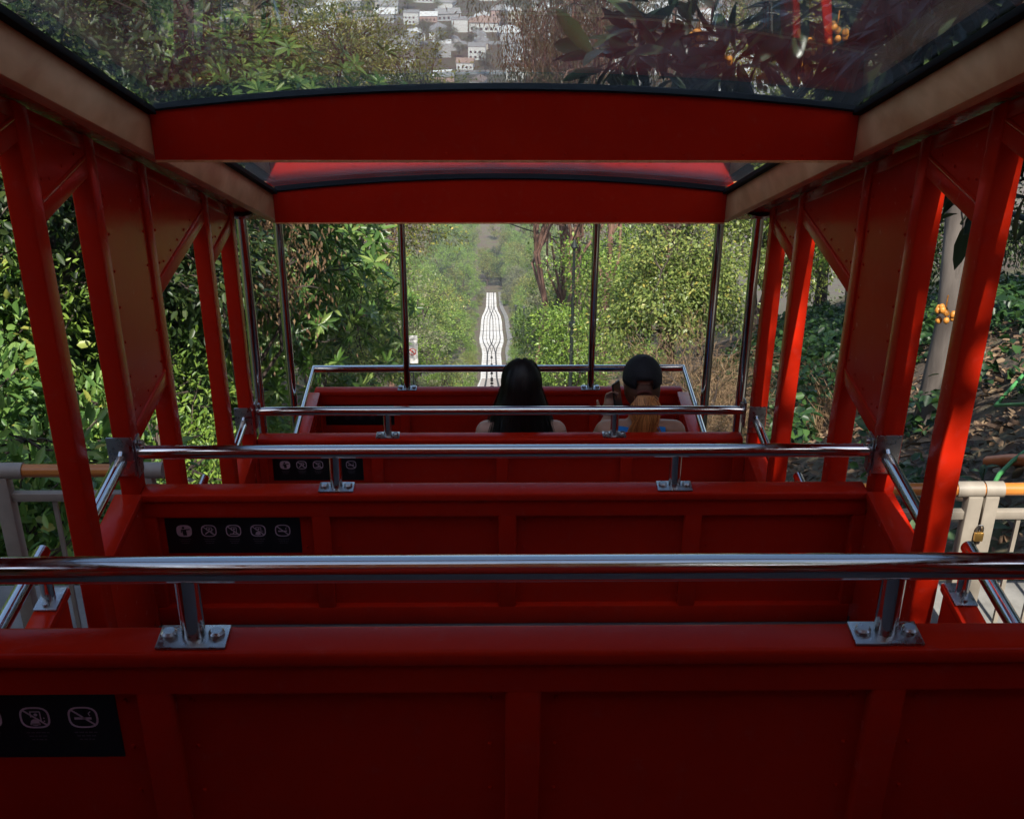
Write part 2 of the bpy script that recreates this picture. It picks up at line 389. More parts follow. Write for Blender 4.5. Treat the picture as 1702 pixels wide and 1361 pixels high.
# front rail
y, z = CY[3], CZ[3]+RH
hr = MB().tube([(-1.046, 5.02, z), (-1.046, y, z), (1.046, y, z), (1.046, 5.02, z)], TUBE_R, 20).build('handrail', CHROME, car, smooth=True)
for x in BR[3]:
    MB().box(x-.053, x+.053, y-.034, y+.022, CZ[3]+.0005, CZ[3]+.006).build('bracket', STEEL, hr, bevel=.002)
    for s in (-1, 1):
        MB().tube([(x+s*.038, y-.006, CZ[3]+.006), (x+s*.038, y-.006, CZ[3]+.018)], .0125, 12).build('bolt', STEEL, hr, smooth=True)
HOODZ = -1.735
for x in BR[3]: MB().tube([(x, y, CZ[3]+.006), (x, y, HOODZ+.03)], .0195, 20).build('pole', CHROME, car, smooth=True)
for s in (-1, 1):
    for yy, zlo in ((5.16, -3.9), (6.03, -3.9)):
        pl = MB().tube([(s*1.115, yy, zlo), (s*1.115, yy, -1.785 if yy < 5.5 else -1.885)], .023, 20).build('pole', CHROME, car, smooth=True)
        MB().tube([(s*1.115, yy, -1.79 if yy < 5.5 else -1.889), (s*1.115, yy, -1.779 if yy < 5.5 else -1.8805)], .052, 20).build('flange', STEEL, pl, smooth=True)
# front compartment side walls
for s in (-1, 1):
    w_ = MB().box(s*1.046-.03, s*1.046+.03, 5.02, CY[3]-.045, FL[3]-.25, CZ[3]-.028).build('side_wall', RED, car, bevel=.004)
    MB().box(s*1.046-.036, s*1.046+.036, 5.02, CY[3]-.043, CZ[3]-.028, CZ[3]-.001).build('cap', RED, w_, bevel=.006)
# side frames, one module per compartment
def poly_panel(pts, x0, x1, name, parent, bev=.003):
    return MB().prism(pts, 'x', min(x0, x1), max(x0, x1)).build(name, RED, parent, bevel=bev)
for s in (-1, 1):
    ox = .014 if s > 0 else 0.
    PX0, PX1 = 1.10+ox, 1.157+ox*1.6
    for q in (-2, -1, 0, 1):
        dy = 1.712*q if q < 1 else 1.66; dz = -.7795*q if q < 1 else -.755
        def post(y0, y1, zlo, name='post'):
            zt_ = zbeam((y0+y1)/2)+.02
            return MB().prism([(y0, zlo), (y1, zlo), (y1, zbeam(y1)+.015), (y0, zbeam(y0)+.015)], 'x', min(s*PX0, s*PX1), max(s*PX0, s*PX1)).build(name, RED, car, bevel=.006, seg=3)
        yA0, yA1, yB0, yB1, yC0, yC1 = 2.79+dy, 2.868+dy, 3.232+dy, 3.304+dy, 3.69+dy, 3.765+dy
        fA = -2.9+dz
        post(yA0, yA1, fA); post(yB0, yB1, fA-.1)
        zAB = -1.015+dz; zBC = -1.862+dz; zCD = -1.575+dz
        # A-B gusset
        def gus(ya, yb, zb, nm='side_panel'):
            p = poly_panel([(ya, zb+.052), (yb, zb+.052), (yb, zbeam(yb)+.012), (ya, zbeam(ya)+.012)], s*(1.1075+ox), s*(1.13+ox), nm, car, 0)
            MB().prism([(ya, zb), (yb, zb), (yb, zb+.05), (ya, zb+.05)], 'x', min(s*(1.103+ox), s*(1.155+ox)), max(s*(1.103+ox), s*(1.155+ox))).build('header', RED, p, bevel=.005, seg=3)
            MB().tube([(s*(1.1075+ox), ya+.004, zb+.054), (s*(1.1075+ox), yb-.004, zb+.054)], .0065, 8).build('bead', RED, p, smooth=True)
            MB().prism([(ya, zbeam(ya)-.03), (yb, zbeam(yb)-.03), (yb, zbeam(yb)+.005), (ya, zbeam(ya)+.005)], 'x', min(s*(1.1035+ox), s*(1.107+ox)), max(s*(1.1035+ox), s*(1.107+ox))).build('top_strip', RED, p, bevel=.003)
            rv = MB(); zz = zb+.09
            for ye in (ya+.028, yb-.028):
                z1 = zb+.10
                while z1 < zbeam(ye)-.05: rv.ball((s*(1.107+ox), ye, z1), .0045, 6, 4); z1 += .11
            yy = ya+.08
            while yy < yb-.05: rv.ball((s*(1.107+ox), yy, zb+.085), .0045, 6, 4); yy += .1
            tag(rv.build('rivets', RED, p, smooth=True), kind='stuff')
        gus(yA1, yB0, zAB)
        # module q==1 ends at its B post
        if q < 1:
            post(yC0, yC1, fA-.4)
            gus(yB1, yC0, zBC); gus(yC1, yA0+(1.66 if q == 0 else 1.712), zCD)
        # level wall below the A-B window, handrail above it
        kz = CZ[q+1] if 0 <= q+1 <= 2 else -1.995+dz
        fz = FL[q+1] if 0 <= q+1 <= 3 else kz-.5
        wl_ = MB().box(min(s*1.104, s*1.166), max(s*1.104, s*1.166), yA1, yB0, fz-.25, kz-.028).build('side_wall', RED, car, bevel=.004)
        MB().box(min(s*1.092, s*1.176), max(s*1.092, s*1.176), yA1+.001, yB0-.001, kz-.028, kz).build('cap', RED, wl_, bevel=.006)
        rl = MB().tube([(s*1.135, yA1-.005, kz+RH), (s*1.135, yB0-.022, kz+RH)], .0195, 20).build('handrail', CHROME, car, smooth=True)
        MB().box(min(s*1.098, s*1.174), max(s*1.098, s*1.174), yB0-.008, yB0-.001, kz+RH-.06, kz+RH+.07).build('bracket', STEEL, rl, bevel=.002)
        MB().tube([(s*1.135, yB0-.03, kz+RH+.006), (s*1.135, yB0-.008, kz+RH+.022)], .008, 10).build('pin', CHROME, rl, smooth=True)
        # door in the next opening uphill, set outside the posts
        d0, d1 = yA0-.93, yA0-.03
        dr = MB().box(min(s*1.182, s*1.226), max(s*1.182, s*1.226), d0, d1, fz-.05, kz-.03).build('door', RED, car, bevel=.004)
        MB().box(min(s*1.172, s*1.238), max(s*1.172, s*1.238), d0-.005, d1+.005, kz-.03, kz-.004).build('cap', RED, dr, bevel=.006)
        MB().tube([(s*1.21, d0, kz+.135), (s*1.21, d1-.03, kz+.135)], .0195, 20).build('handrail', CHROME, dr, smooth=True)
        for yy in (d1-.055, d0+.1):
            MB().tube([(s*1.208, yy, kz-.002), (s*1.208, yy, kz+.13)], .0175, 16).build('stub', CHROME, dr, smooth=True)
            MB().box(min(s*1.176, s*1.236), max(s*1.176, s*1.236), yy-.05, yy+.05, kz-.0035, kz+.003).build('bracket', STEEL, dr, bevel=.0015)
            MB().tube([(s*1.206, yy-.033, kz+.003), (s*1.206, yy-.033, kz+.012)], .009, 10).build('bolt', STEEL, dr, smooth=True)
        # outer skirt under the door and wall
        MB().prism([(yA0-.95, fz-.06), (yB1, fz-.06), (yB1, fz-.62), (yA0-.95, fz-.3)], 'x', min(s*1.18, s*1.2), max(s*1.18, s*1.2)).build('skirt', RED, car)
# sloping timber beams, rubber seals, glass
YR0, YR1 = -2.4, 5.46
for s in (-1, 1):
    def bm_(x0, x1, lo, hi, name, m_, y0=YR0, y1=YR1, bev=.004):
        return MB().prism([(y0, zbeam(y0)+lo), (y1, zbeam(y1)+lo), (y1, zbeam(y1)+hi), (y0, zbeam(y0)+hi)], 'x', min(s*x0, s*x1), max(s*x0, s*x1)).build(name, m_, car, bevel=bev)
    bm_(.9985, 1.04, 0, .117, 'roof_beam', WOOD)
    bm_(1.041, 1.176, .016, .10, 'roof_rail', RED)
    bm_(.978, 1.044, .1175, .137, 'roof_seal', RUBBER, bev=.002)
ARCH_Y = [-1.75, -.04, 1.75, 3.53, 5.34]
NSEG = 24
def arch_z(x, w=.998): return .06*(1-(x/w)**2)
for y in ARCH_Y:
    zb = zbeam(y)
    xs = np.linspace(-.997, .997, NSEG+1)
    top = [(float(x), zb+.138+arch_z(x)) for x in xs]
    a_ = MB().prism([(-.997, zb), (.997, zb)]+top[::-1], 'y', y-.028, y+.03).build('arch_beam', RED, car)
    MB().prism([(-.996, zb-.006), (.996, zb-.006), (.996, zb-.0005), (-.996, zb-.0005)], 'y', y-.032, y+.034).build('edge_trim', WOOD, a_)
    sl = MB().prism([(x, z+.0005) for x, z in top]+[(x, z+.007) for x, z in top[::-1]], 'y', y-.034, y+.036).build('roof_seal', RUBBER, a_)
    rv = MB()
    for x in np.arange(-.85, .9, .17): rv.ball((float(x), y-.029, zb+.018), .0042, 6, 4)
    tag(rv.build('rivets', RED, a_, smooth=True), kind='stuff')
for y0, y1 in zip(ARCH_Y[:-1], ARCH_Y[1:]):
    ya, yb = y0+.0, y1-.0; g = MB(); xs = np.linspace(-.995, .995, NSEG+1); N = NSEG+1
    for yy in (ya, yb):
        for dzz in (.152, .158):
            g.v += [(float(x), yy, zbeam(yy)+dzz+arch_z(x)) for x in xs]
    for i in range(NSEG):
        g.f += [(i, i+1, 2*N+i+1, 2*N+i), (N+i, 3*N+i, 3*N+i+1, N+i+1)]
    o = g.build('glass_pane', GLASS, car)
    for p in o.data.polygons: p.use_smooth = True
# level front hood
hd = MB(); xs = np.linspace(-1.035, 1.035, NSEG+1); N = NSEG+1
for yy in (5.376, 6.66):
    for dzz in (0, .02): hd.v += [(float(x), yy, HOODZ+dzz+.062*(1-(x/1.035)**2)) for x in xs]
for i in range(NSEG): hd.f += [(i, i+1, 2*N+i+1, 2*N+i), (N+i, 3*N+i, 3*N+i+1, N+i+1), (i, N+i, N+i+1, i+1), (2*N+i, 2*N+i+1, 3*N+i+1, 3*N+i)]
for e in (0, NSEG): hd.f.append((e, 2*N+e, 3*N+e, N+e))
hood = hd.build('hood', RED, car)
for p in hood.data.polygons: p.use_smooth = True
hood.data.set_sharp_from_angle(angle=R(40))
rv = MB()
for yy in (5.5, 5.72):
    for x in list(np.arange(-.9, .91, .12))+[-.02, .02]:
        rv.ball((float(x), yy+abs(float(x))*.0, HOODZ+.021+.062*(1-(x/1.035)**2)), .005, 6, 4)
tag(rv.build('rivets', simple('rivet_dark', (.12, .01, .012), .5), hood, smooth=True), kind='stuff')
for s in (-1, 1):
    pts = [(5.47, -1.88), (5.47, -1.74), (6.66, -1.74), (6.66, -1.83)]+[(6.66-.09+.09*math.cos(t), -1.83-.055*math.sin(t)) for t in np.linspace(.2, 1.57, 6)]
    MB().prism(pts, 'x', min(s*1.04, s*1.17), max(s*1.04, s*1.17)).build('hood_beam', WOOD, car)
    MB().box(min(s*1.03, s*1.18), max(s*1.03, s*1.18), 5.475, 6.67, -1.7385, -1.7365).build('dark_cover', RUBBER, car)  # dark sheet added over the beam top in place of dark glass
a_ = MB().prism([(-1.035, -1.88), (1.035, -1.88)]+[(float(x), HOODZ-.002+.062*(1-(x/1.035)**2)) for x in xs[::-1]], 'y', 6.58, 6.62).build('arch_beam', RED, car)
# unseen full-height rear wall, added to keep light off the near partition
MB().box(-1.1, 1.1, -1.66, -1.62, FL[0]-.2, zbeam(-1.64)-.002).build('blocker_end_wall', RED, car, bevel=.004)
# undercarriage
MB().prism([(-1.6, -2.75), (6.3, -6.0), (6.3, -5.55), (-1.6, -2.2)], 'x', -.7, .7).build('undercarriage', RAILM, car)

# stickers with pictograms
def ring(cx, cz, w, h, t, n=28, p=3.0):
    out = []
    for i in range(n):
        a = 2*math.pi*i/n; c, s_ = math.cos(a), math.sin(a)
        r_ = (abs(c)**p+abs(s_)**p)**(-1/p)
        out.append((c*r_, s_*r_))
    vo = [(cx+x*w, cz+z_*h) for x, z_ in out]; vi = [(cx+x*(w-t), cz+z_*(h-t)) for x, z_ in out]
    return vo, vi
def sticker(k, parent):
    yf = CY[k]-.0112
    sx = 1.0 if k < 3 else 1.046/1.1
    x0, x1 = -1.045*sx, -.632*sx; z1 = CZ[k]-.102; z0 = z1-.128
    st = MB().box(x0, x1, yf-.0008, yf+.0004, z0, z1).build('sticker', BLACK, parent)
    yq = yf-.0012
    def flat(m_, polys):
        for p_ in polys:
            b = len(m_.v); m_.v += [(x, yq, z_) for x, z_ in p_]; m_.f.append(tuple(range(b, b+len(p_))))
    def seg(a, b, t):
        d = Vector((b[0]-a[0], b[1]-a[1])); n_ = Vector((-d.y, d.x)).normalized()*t/2
        return [(a[0]+n_.x, a[1]+n_.y), (a[0]-n_.x, a[1]-n_.y), (b[0]-n_.x, b[1]-n_.y), (b[0]+n_.x, b[1]+n_.y)]
    def disc(c, r, n=12): return [(c[0]+r*math.cos(2*math.pi*i/n), c[1]+r*math.sin(2*math.pi*i/n)) for i in range(n)]
    for i in range(5):
        cx = x0+(x1-x0)*(.135+.183*i); cz = z1-.046; m_ = MB(); w, h, t = .0235, .0215, .0032
        vo, vi = ring(cx, cz, w, h, t)
        if i == 0:
            flat(m_, [vo])
        else:
            n_ = len(vo); flat(m_, [[vo[j], vo[(j+1) % n_], vi[(j+1) % n_], vi[j]] for j in range(n_)])
            flat(m_, [seg((cx-.017, cz+.015), (cx+.017, cz-.015), .0032)])
            if i in (1, 2, 3):
                flat(m_, [seg((cx-.007, cz+.012), (cx+.009, cz+.012), .002), seg((cx-.006, cz+.012), (cx-.006, cz+.001), .002),
                          seg((cx+.009, cz+.012), (cx+.009, cz-.008), .002), disc((cx+.002, cz+.006), .003)])
            if i == 1: flat(m_, [seg((cx-.012, cz-.012), (cx+.001, cz-.001), .004), seg((cx+.001, cz-.001), (cx+.012, cz-.012), .004), seg((cx+.004, cz-.002), (cx+.014, cz+.006), .0025)])
            if i == 2: flat(m_, [seg((cx-.012, cz-.012), (cx+.012, cz-.012), .003), seg((cx-.002, cz-.011), (cx+.004, cz-.001), .0035)])
            if i == 3: flat(m_, [disc((cx-.001, cz-.010), .007), seg((cx-.009, cz-.013), (cx+.007, cz-.013), .004), disc((cx+.014, cz-.001), .0013), disc((cx+.014, cz-.007), .0013)])
            if i == 4: flat(m_, [seg((cx-.014, cz-.002), (cx+.013, cz-.002), .0045), seg((cx+.011, cz+.003), (cx+.009, cz+.008), .0015), seg((cx+.009, cz+.008), (cx+.013, cz+.012), .0015)])
        tag(m_.build('pictogram', MAUVE, st))
        if i == 0:
            m_ = MB(); yq -= .0006
            flat(m_, [disc((cx-.002, cz+.012), .0042), [(cx-.007, cz+.006), (cx+.006, cz+.006), (cx+.008, cz-.016), (cx-.004, cz-.016)], seg((cx-.008, cz+.006), (cx-.009, cz-.006), .003), seg((cx+.004, cz+.005), (cx+.018, cz+.006), .004)])
            m_.build('pictogram', BLACK, st); yq += .0006
        m_ = MB()
        for j, ln in enumerate((.036, .030, .024)):
            xx = cx-ln/2
            while xx < cx+ln/2:
                q = random.uniform(.003, .008); flat(m_, [seg((xx, cz-.0305-.0072*j), (min(xx+q, cx+ln/2), cz-.0305-.0072*j), .0022)]); xx += q+.0016
        tag(m_.build('caption', simple('caption_print', (.13, .10, .12), .6), st), kind='stuff')
for k in range(4): sticker(k, parts[k])

# ------------------------------------------------------------------ platforms, fences, added light-blocking shelter
PAV = tag(empty('platform', (0, 0, -3.4)), 'grey concrete platform steps beside the funicular car', kind='structure')
for s in (-1, 1):
    for i, (y0, y1, z) in enumerate([(-6, .2, -1.35), (.2, 1.1, -1.76), (1.1, 1.95, -2.12), (1.95, 2.8, -2.5), (2.8, 3.6, -2.95), (3.6, 4.75, -3.42)]):
        MB().box(min(s*1.30, s*2.75), max(s*1.30, s*2.75), y0, y1, z-2.5, z).build('step', CONC, PAV, bevel=.01)
def fence(s, label):
    f = empty('fence', (s*1.9, 4.22, -3.42)); tag(f, label, 'fence')
    y = 4.22; zt_ = -2.5 if s < 0 else -2.6
    xa, xb = (1.40, 2.9)
    MB().tube([(s*xa, y, zt_), (s*xb, y, zt_)], .026, 16).build('handrail', ORANGEWOOD, f, smooth=True)
    cols = [(1.32, 1.52), (1.86, 2.25), (2.75, 2.92)] if s < 0 else [(1.80, 1.905), (1.911, 1.985), (2.8, 2.92)]
    for a, b in cols: MB().tube([(s*a, y, zt_), (s*b, y, zt_)], .0325, 18).build('collar', FENCE, f, smooth=True)
    posts = [(1.36, 1.42), (1.92, 1.98), (2.78, 2.84)] if s < 0 else [(1.40, 1.45), (1.845, 1.903), (1.913, 1.968), (2.80, 2.86)]
    for a, b in posts: MB().box(min(s*a, s*b), max(s*a, s*b), y-.03, y+.03, -3.42, zt_-.02).build('post', FENCE, f, bevel=.004)
    for p0, p1 in zip(posts[:-1], posts[1:]):
        if p1[0]-p0[1] < .1: continue
        for zz in (zt_-.115, -3.30):
            MB().box(min(s*p0[1], s*p1[0]), max(s*p0[1], s*p1[0]), y-.016, y+.016, zz-.018, zz+.018).build('rail', FENCE, f, bevel=.003)
        x = p0[1]+.105
        while x < p1[0]-.05:
            MB().box(s*x-.008, s*x+.008, y-.008, y+.008, -3.282, zt_-.133).build('bar', FENCE, f); x += .118
    return f
fence(-1, 'grey metal fence with varnished handrail left of the car')
fr_ = fence(1, 'cream metal fence and gate with orange handrail right of the car')
lock = empty('padlock', (1.908, 4.18, -2.79)); tag(lock, 'small brass padlock hanging on the right fence gate', 'padlock')
BRASS = simple('brass', (.62, .36, .10), .3, .9)
MB().box(1.890, 1.926, 4.168, 4.186, -2.815, -2.775).build('body', BRASS, lock, bevel=.004)
MB().tube([(1.896, 4.177, -2.776), (1.896, 4.177, -2.755), (1.902, 4.177, -2.742), (1.914, 4.177, -2.742), (1.920, 4.177, -2.755), (1.920, 4.177, -2.776)], .004, 8).build('shackle', STEEL, lock, smooth=True)

# unseen shelter added to block light: deck, walls, columns, timber roofs
BOUNCE_FLOOR = simple('bounce_floor', (.42, .16, .07), .7, var=.2, scale=4)  # added orange deck, coloured to bounce warm light onto the right posts
STW = wood_mat('blocker_boards', (.30, .13, .05), (.46, .22, .10), .6, (1, 6, 1))
blocker = empty('light_blocker', (0, -5, -1.35)); tag(blocker, 'unseen timber shelter added behind the funicular car to block light', 'light blocker')
MB().box(-7, 7, -9.2, -9.0, -1.4, 3.3).build('blocker_wall', STW, blocker)
MB().box(-7.5, 7.5, -9.6, -2.35, 3.3, 3.45).build('blocker_roof', STW, blocker)  # added to keep sky light from behind off the camera-facing faces
for s in (-1, 1): MB().box(min(s*6.9, s*7.05), max(s*6.9, s*7.05), -9.0, -2.6, -1.4, 3.3).build('side_wall', STW, blocker)
MB().prism([(-5.6, 6.5), (-.82, 6.5), (-.82, 6.62), (-5.6, 6.62)], 'x', -2.3, 1.545).build('roof', STW, blocker)  # unseen high roof, sized to shade the car interior but not the right posts
for x in (-2.2, 1.48):
    for y in (-5.4, -3.2): MB().box(x-.07, x+.07, y-.07, y+.07, 3.45, 6.5).build('column', STW, blocker)
MB().box(-7, -2.8, -9.0, -1.0, -1.6, -1.36).build('deck', BOUNCE_FLOOR, blocker); MB().box(2.8, 7, -9.0, -.4, -1.6, -1.36).build('deck', BOUNCE_FLOOR, blocker)

# ------------------------------------------------------------------ vegetation
def unit(a): return a/np.maximum(np.linalg.norm(a, axis=-1, keepdims=True), 1e-9)
def leaf_quads(P, D, Nn, L, W, kind='kite', curl=.12):
    """P base, D direction, Nn normal (n,3); L, W (n,)"""
    n = len(P); D = unit(D); S = unit(np.cross(D, Nn)); Nn = np.cross(S, D); L = L[:, None]; W = W[:, None]
    if kind == 'kite':
        V = np.stack([P, P+D*L*.45+S*W*.5+Nn*L*curl*.4, P+D*L-Nn*L*curl, P+D*L*.45-S*W*.5+Nn*L*curl*.4], 1)
        F = np.arange(n)[:, None]*4+np.array([[0, 1, 2, 3]])
    elif kind == 'fold':
        V = np.stack([P, P+D*L*.27+S*W*.43+Nn*W*.16, P+D*L*.64+S*W*.41+Nn*(W*.13-L*curl*.35), P+D*L-Nn*L*curl, P+D*L*.64-S*W*.41+Nn*(W*.13-L*curl*.35), P+D*L*.27-S*W*.43+Nn*W*.16], 1)
        F = (np.arange(n)[:, None, None]*6+np.array([[[0, 1, 2, 3], [0, 3, 4, 5]]])).reshape(-1, 4)
    else:       # long: five stations
        ts = [0, .3, .6, .85, 1]; ws = [.12, .85, 1, .6, .05]; rows = []
        for t, w in zip(ts, ws):
            c = P+D*L*t-Nn*L*curl*2*t*t
            rows += [c+S*W*.5*w+Nn*W*.16*w, c-Nn*W*.04, c-S*W*.5*w+Nn*W*.16*w]
        V = np.stack(rows, 1); q = []
        for i in range(4):
            a = 3*i; q += [[a, a+1, a+4, a+3], [a+1, a+2, a+5, a+4]]
        F = (np.arange(n)[:, None, None]*15+np.array([q])).reshape(-1, 4)
    return V.reshape(-1, 3), F
def join_q(parts_):
    Vs, Fs, k = [], [], 0
    for V, F in parts_: Vs.append(V); Fs.append(F+k); k += len(V)
    return np.concatenate(Vs), np.concatenate(Fs)
def branch(mb_, p0, p1, r0, r1, g, n=5, seg=4, sag=.0):
    p0, p1 = np.array(p0, float), np.array(p1, float); d = p1-p0; L = np.linalg.norm(d)
    pts = []
    for i in range(seg+1):
        t = i/seg; off = g.normal(0, .045*L, 3)*(math.sin(t*math.pi)) if 0 < i < seg else 0
        pts.append(tuple(p0+d*t+off+np.array([0, 0, -sag*L*math.sin(t*math.pi)])))
    mb_.tube(pts, [r0+(r1-r0)*i/seg for i in range(seg+1)], n, caps=False); return pts
def make_tree(seed, H, tr, lobes, nclump, nleaf, L, W, style='broad', kind='kite', clump_r=.45, lean=(0, 0), nlimb=7, keep=None, shell=.55):
    """returns wood mesh, crown mesh. lobes: list of (cx,cy,cz,rx,ry,rz)"""
    g = np.random.default_rng(seed); wood = MB()
    ctr = np.mean([l[:3] for l in lobes], 0); top = np.array([lean[0]+ctr[0]*.6, lean[1]+ctr[1]*.6, H*.8])
    tp = []
    for i in range(8):
        t = i/7; tp.append(np.array([top[0]*t**1.4, top[1]*t**1.4, top[2]*t-.3*(1-t)])+(g.normal(0, .03*H*.25, 3)*np.array([1, 1, 0]) if i else 0))
    wood.tube([tuple(p) for p in tp], [tr*(1-.78*i/7)*(1.35 if i == 0 else 1) for i in range(8)], 9, caps=False)
    limbs = [tuple(p) for p in tp[4:]]
    w8 = np.array([l[3]*l[4]*l[5] for l in lobes])**.6; w8 = w8/w8.sum()
    for i in range(nlimb):
        l = lobes[i % len(lobes)]; st = tp[int(g.integers(2, 7))]
        e = np.array(l[:3])+unit(g.normal(0, 1, 3)*np.array([1, 1, .6]))*np.array(l[3:])*.55
        limbs += branch(wood, st, e, tr*.42, tr*.1, g, 6, 5)[1:]
    LA = np.array(limbs); C = []; 
    while len(C) < nclump:
        l = lobes[g.choice(len(lobes), p=w8)]; u = unit(g.normal(0, 1, 3)); rad = shell+(1-shell)*g.random()**.6
        c = np.array(l[:3])+u*np.array(l[3:])*rad*(1+.14*g.normal())
        if keep is None or keep(c): C.append(c)
    C = np.array(C); ps = []
    for c in C:
        j = np.argmin(((LA-c)**2).sum(1)+.3*np.maximum(LA[:, 2]-c[2], 0)**2); 
        branch(wood, LA[j], c, tr*.09+.006, .004, g, 4, 3, .03 if style != 'droop' else -.05)
    n = nclump*nleaf; cid = np.repeat(np.arange(nclump), nleaf); out = unit(C-ctr)[cid]
    sz = (.6+.8*g.random(nclump))[cid]
    if style == 'whorl':
        nw = 9; m = n//nw; ci = np.repeat(np.arange(nclump), max(1, nleaf//nw)); m = len(ci)
        Pc = C[ci]+g.normal(0, clump_r, (m, 3)); ax = unit(out[::max(1, nleaf)][ci]*.7+np.array([0, 0, .7])+g.normal(0, .35, (m, 3)))
        a1 = unit(np.cross(ax, g.normal(0, 1, (m, 3)))); a2 = np.cross(ax, a1)
        th = np.arange(nw)*2*np.pi/nw
        D = (a1[:, None]*np.cos(th)[None, :, None]+a2[:, None]*np.sin(th)[None, :, None])+ax[:, None]*(.25+g.normal(0, .2, (m, nw, 1)))
        P = np.repeat(Pc[:, None], nw, 1)+D*.01
        D = D.reshape(-1, 3); P = P.reshape(-1, 3); Nn = np.repeat(ax, nw, 0)+g.normal(0, .15, (m*nw, 3))
    elif style == 'droop':
        P = C[cid]+g.normal(0, 1, (n, 3))*np.array([clump_r, clump_r, clump_r*1.6])*sz[:, None]*.6
        D = np.array([0, 0, -1.])+g.normal(0, .32, (n, 3)); Nn = g.normal(0, 1, (n, 3))
    else:
        P = C[cid]+unit(g.normal(0, 1, (n, 3)))*(clump_r*sz*g.random(n)**.5)[:, None]
        D = unit(P-C[cid])*.8+out*.5+g.normal(0, .45, (n, 3))+np.array([0, 0, -.15]); Nn = np.array([0, 0, 1.])+out*.6+g.normal(0, .5, (n, 3))
    if keep is not None:
        ok = np.array([keep(p) for p in P]); P, D, Nn = P[ok], D[ok], Nn[ok]
    k = len(P); Ls = L*(.6+.7*g.random(k)); Ws = W*Ls/L
    Vv, Ff = leaf_quads(P, D, Nn, Ls, Ws, kind, .12)
    return wood.mesh('trunk', smooth=True), np_mesh('crown', Vv, Ff)
def plant_tree(name, meshes, mats, loc, label, cat='tree', group=None, rz=0, s=1.0, sz=1.0, wname='trunk', cname='crown'):
    e = empty(name, loc, rz); e.scale = (s, s, s*sz); tag(e, label, cat, group)
    link(wname, meshes[0], mats[0], e); link(cname, meshes[1], mats[1], e); return e
OLIVE = leaf_mat('olive_leaves', [(0, (0.056, 0.081, 0.019)), (0.45, (0.138, 0.163, 0.040)), (0.8, (0.250, 0.250, 0.062)), (1, (0.425, 0.338, 0.100))])
DARKL = leaf_mat('dark_leaves', [(0, (.010, .022, .008)), (.5, (.030, .055, .016)), (1, (.075, .10, .03))])
WHORLM = leaf_mat('umbrella_leaves', [(0, (0.034, 0.075, 0.018)), (0.6, (0.103, 0.190, 0.044)), (1, (0.241, 0.310, 0.092))], .35)
LIGHTL = leaf_mat('light_leaves', [(0, (0.078, 0.117, 0.026)), (0.5, (0.169, 0.221, 0.058)), (0.93, (0.286, 0.312, 0.091)), (1, (0.390, 0.312, 0.065))])
LIMEL = leaf_mat('lime_leaves', [(0, (0.068, 0.128, 0.024)), (0.5, (0.149, 0.243, 0.041)), (1, (0.270, 0.365, 0.068))])
GREYL = leaf_mat('grey_leaves', [(0, (0.081, 0.088, 0.054)), (0.5, (0.162, 0.176, 0.101)), (1, (0.270, 0.257, 0.162))], .6)
EUCL = leaf_mat('eucalyptus_leaves', [(0, (0.060, 0.050, 0.026)), (0.5, (0.114, 0.102, 0.050)), (0.8, (0.180, 0.120, 0.078)), (1, (0.264, 0.180, 0.120))])
SHRUBL = leaf_mat('shrub_leaves', [(0, (.050, .115, .028)), (.5, (.135, .245, .062)), (.9, (.23, .34, .10)), (1, (.38, .34, .08))])
LOQL = leaf_mat('loquat_leaves', [(0, (.008, .018, .010)), (.6, (.022, .040, .020)), (1, (.060, .085, .035))], .3, .2)
IVYL = leaf_mat('ivy_leaves', [(0, (.012, .035, .012)), (.6, (.030, .075, .022)), (1, (.070, .14, .035))])
DRYL = leaf_mat('dry_leaves', [(0, (.060, .032, .020)), (.5, (.14, .082, .050)), (1, (.27, .18, .115))], .7, .15)
DEADL = leaf_mat('dead_foliage', [(0, (.10, .055, .03)), (1, (.30, .19, .11))], .7, .25)
def G(x, y): return (x, y, float(ter(x, y)))
def lob(H, r, n, g, flat=.8, base=.45):
    out = [(0, 0, H*(.5+base/2), r*.62, r*.62, H*(1-base)/2*.9)]
    for i in range(n):
        a = 2*math.pi*i/n+g.normal(0, .4); q = r*.52
        out.append((q*math.cos(a), q*math.sin(a), H*(base+.08+.45*g.random()*(1-base)*1.4), r*.5, r*.5, r*.45*flat))
    return out
gl_ = np.random.default_rng(5)
# --- near left: olive-leaved trees seen through the roof and behind the posts
TR_OL = [make_tree(100+i, 9.5, .17, lob(9.5, 3.3, 7, gl_), 420, 85, .085, .034, 'broad', 'kite', .42, nlimb=11) for i in range(2)]
LEFT_TREES = [(-4.6, 13.5, 0, 0, .95, 'small-leaved olive green tree nearest the left side of the car'),
              (-5.6, 20.5, 1, 1.7, 1.0, 'olive green tree rising behind the left posts, seen through the roof glass'),
              (-4.4, 27.0, 0, 3.9, 1.05, 'tall olive green tree reaching over the track on the left'),
              (-9.6, 16.5, 1, 4.4, 1.15, 'olive green tree at the far left behind the shrubs')]
for x, y, v, rz, s, lb in LEFT_TREES: plant_tree('olive_tree', TR_OL[v], (BARK_D, OLIVE), G(x, y), lb, 'tree', rz=rz, s=s)
TR_TALL = make_tree(104, 13, .2, [(0, 0, 10.6, 2.6, 2.6, 2.0), (1.6, .4, 10.0, 1.9, 1.9, 1.5), (-1.9, .2, 10.2, 1.9, 1.9, 1.6), (.5, -1.5, 10.9, 1.8, 1.8, 1.4), (2.6, .6, 9.6, 1.2, 1.2, .9)], 420, 85, .10, .04, 'broad', 'kite', .45, nlimb=14)
plant_tree('olive_tree', TR_TALL, (BARK_D, OLIVE), G(-4.5, 33.5), 'tall olive green tree just left of the city view in the roof glass', rz=0, s=1.0)
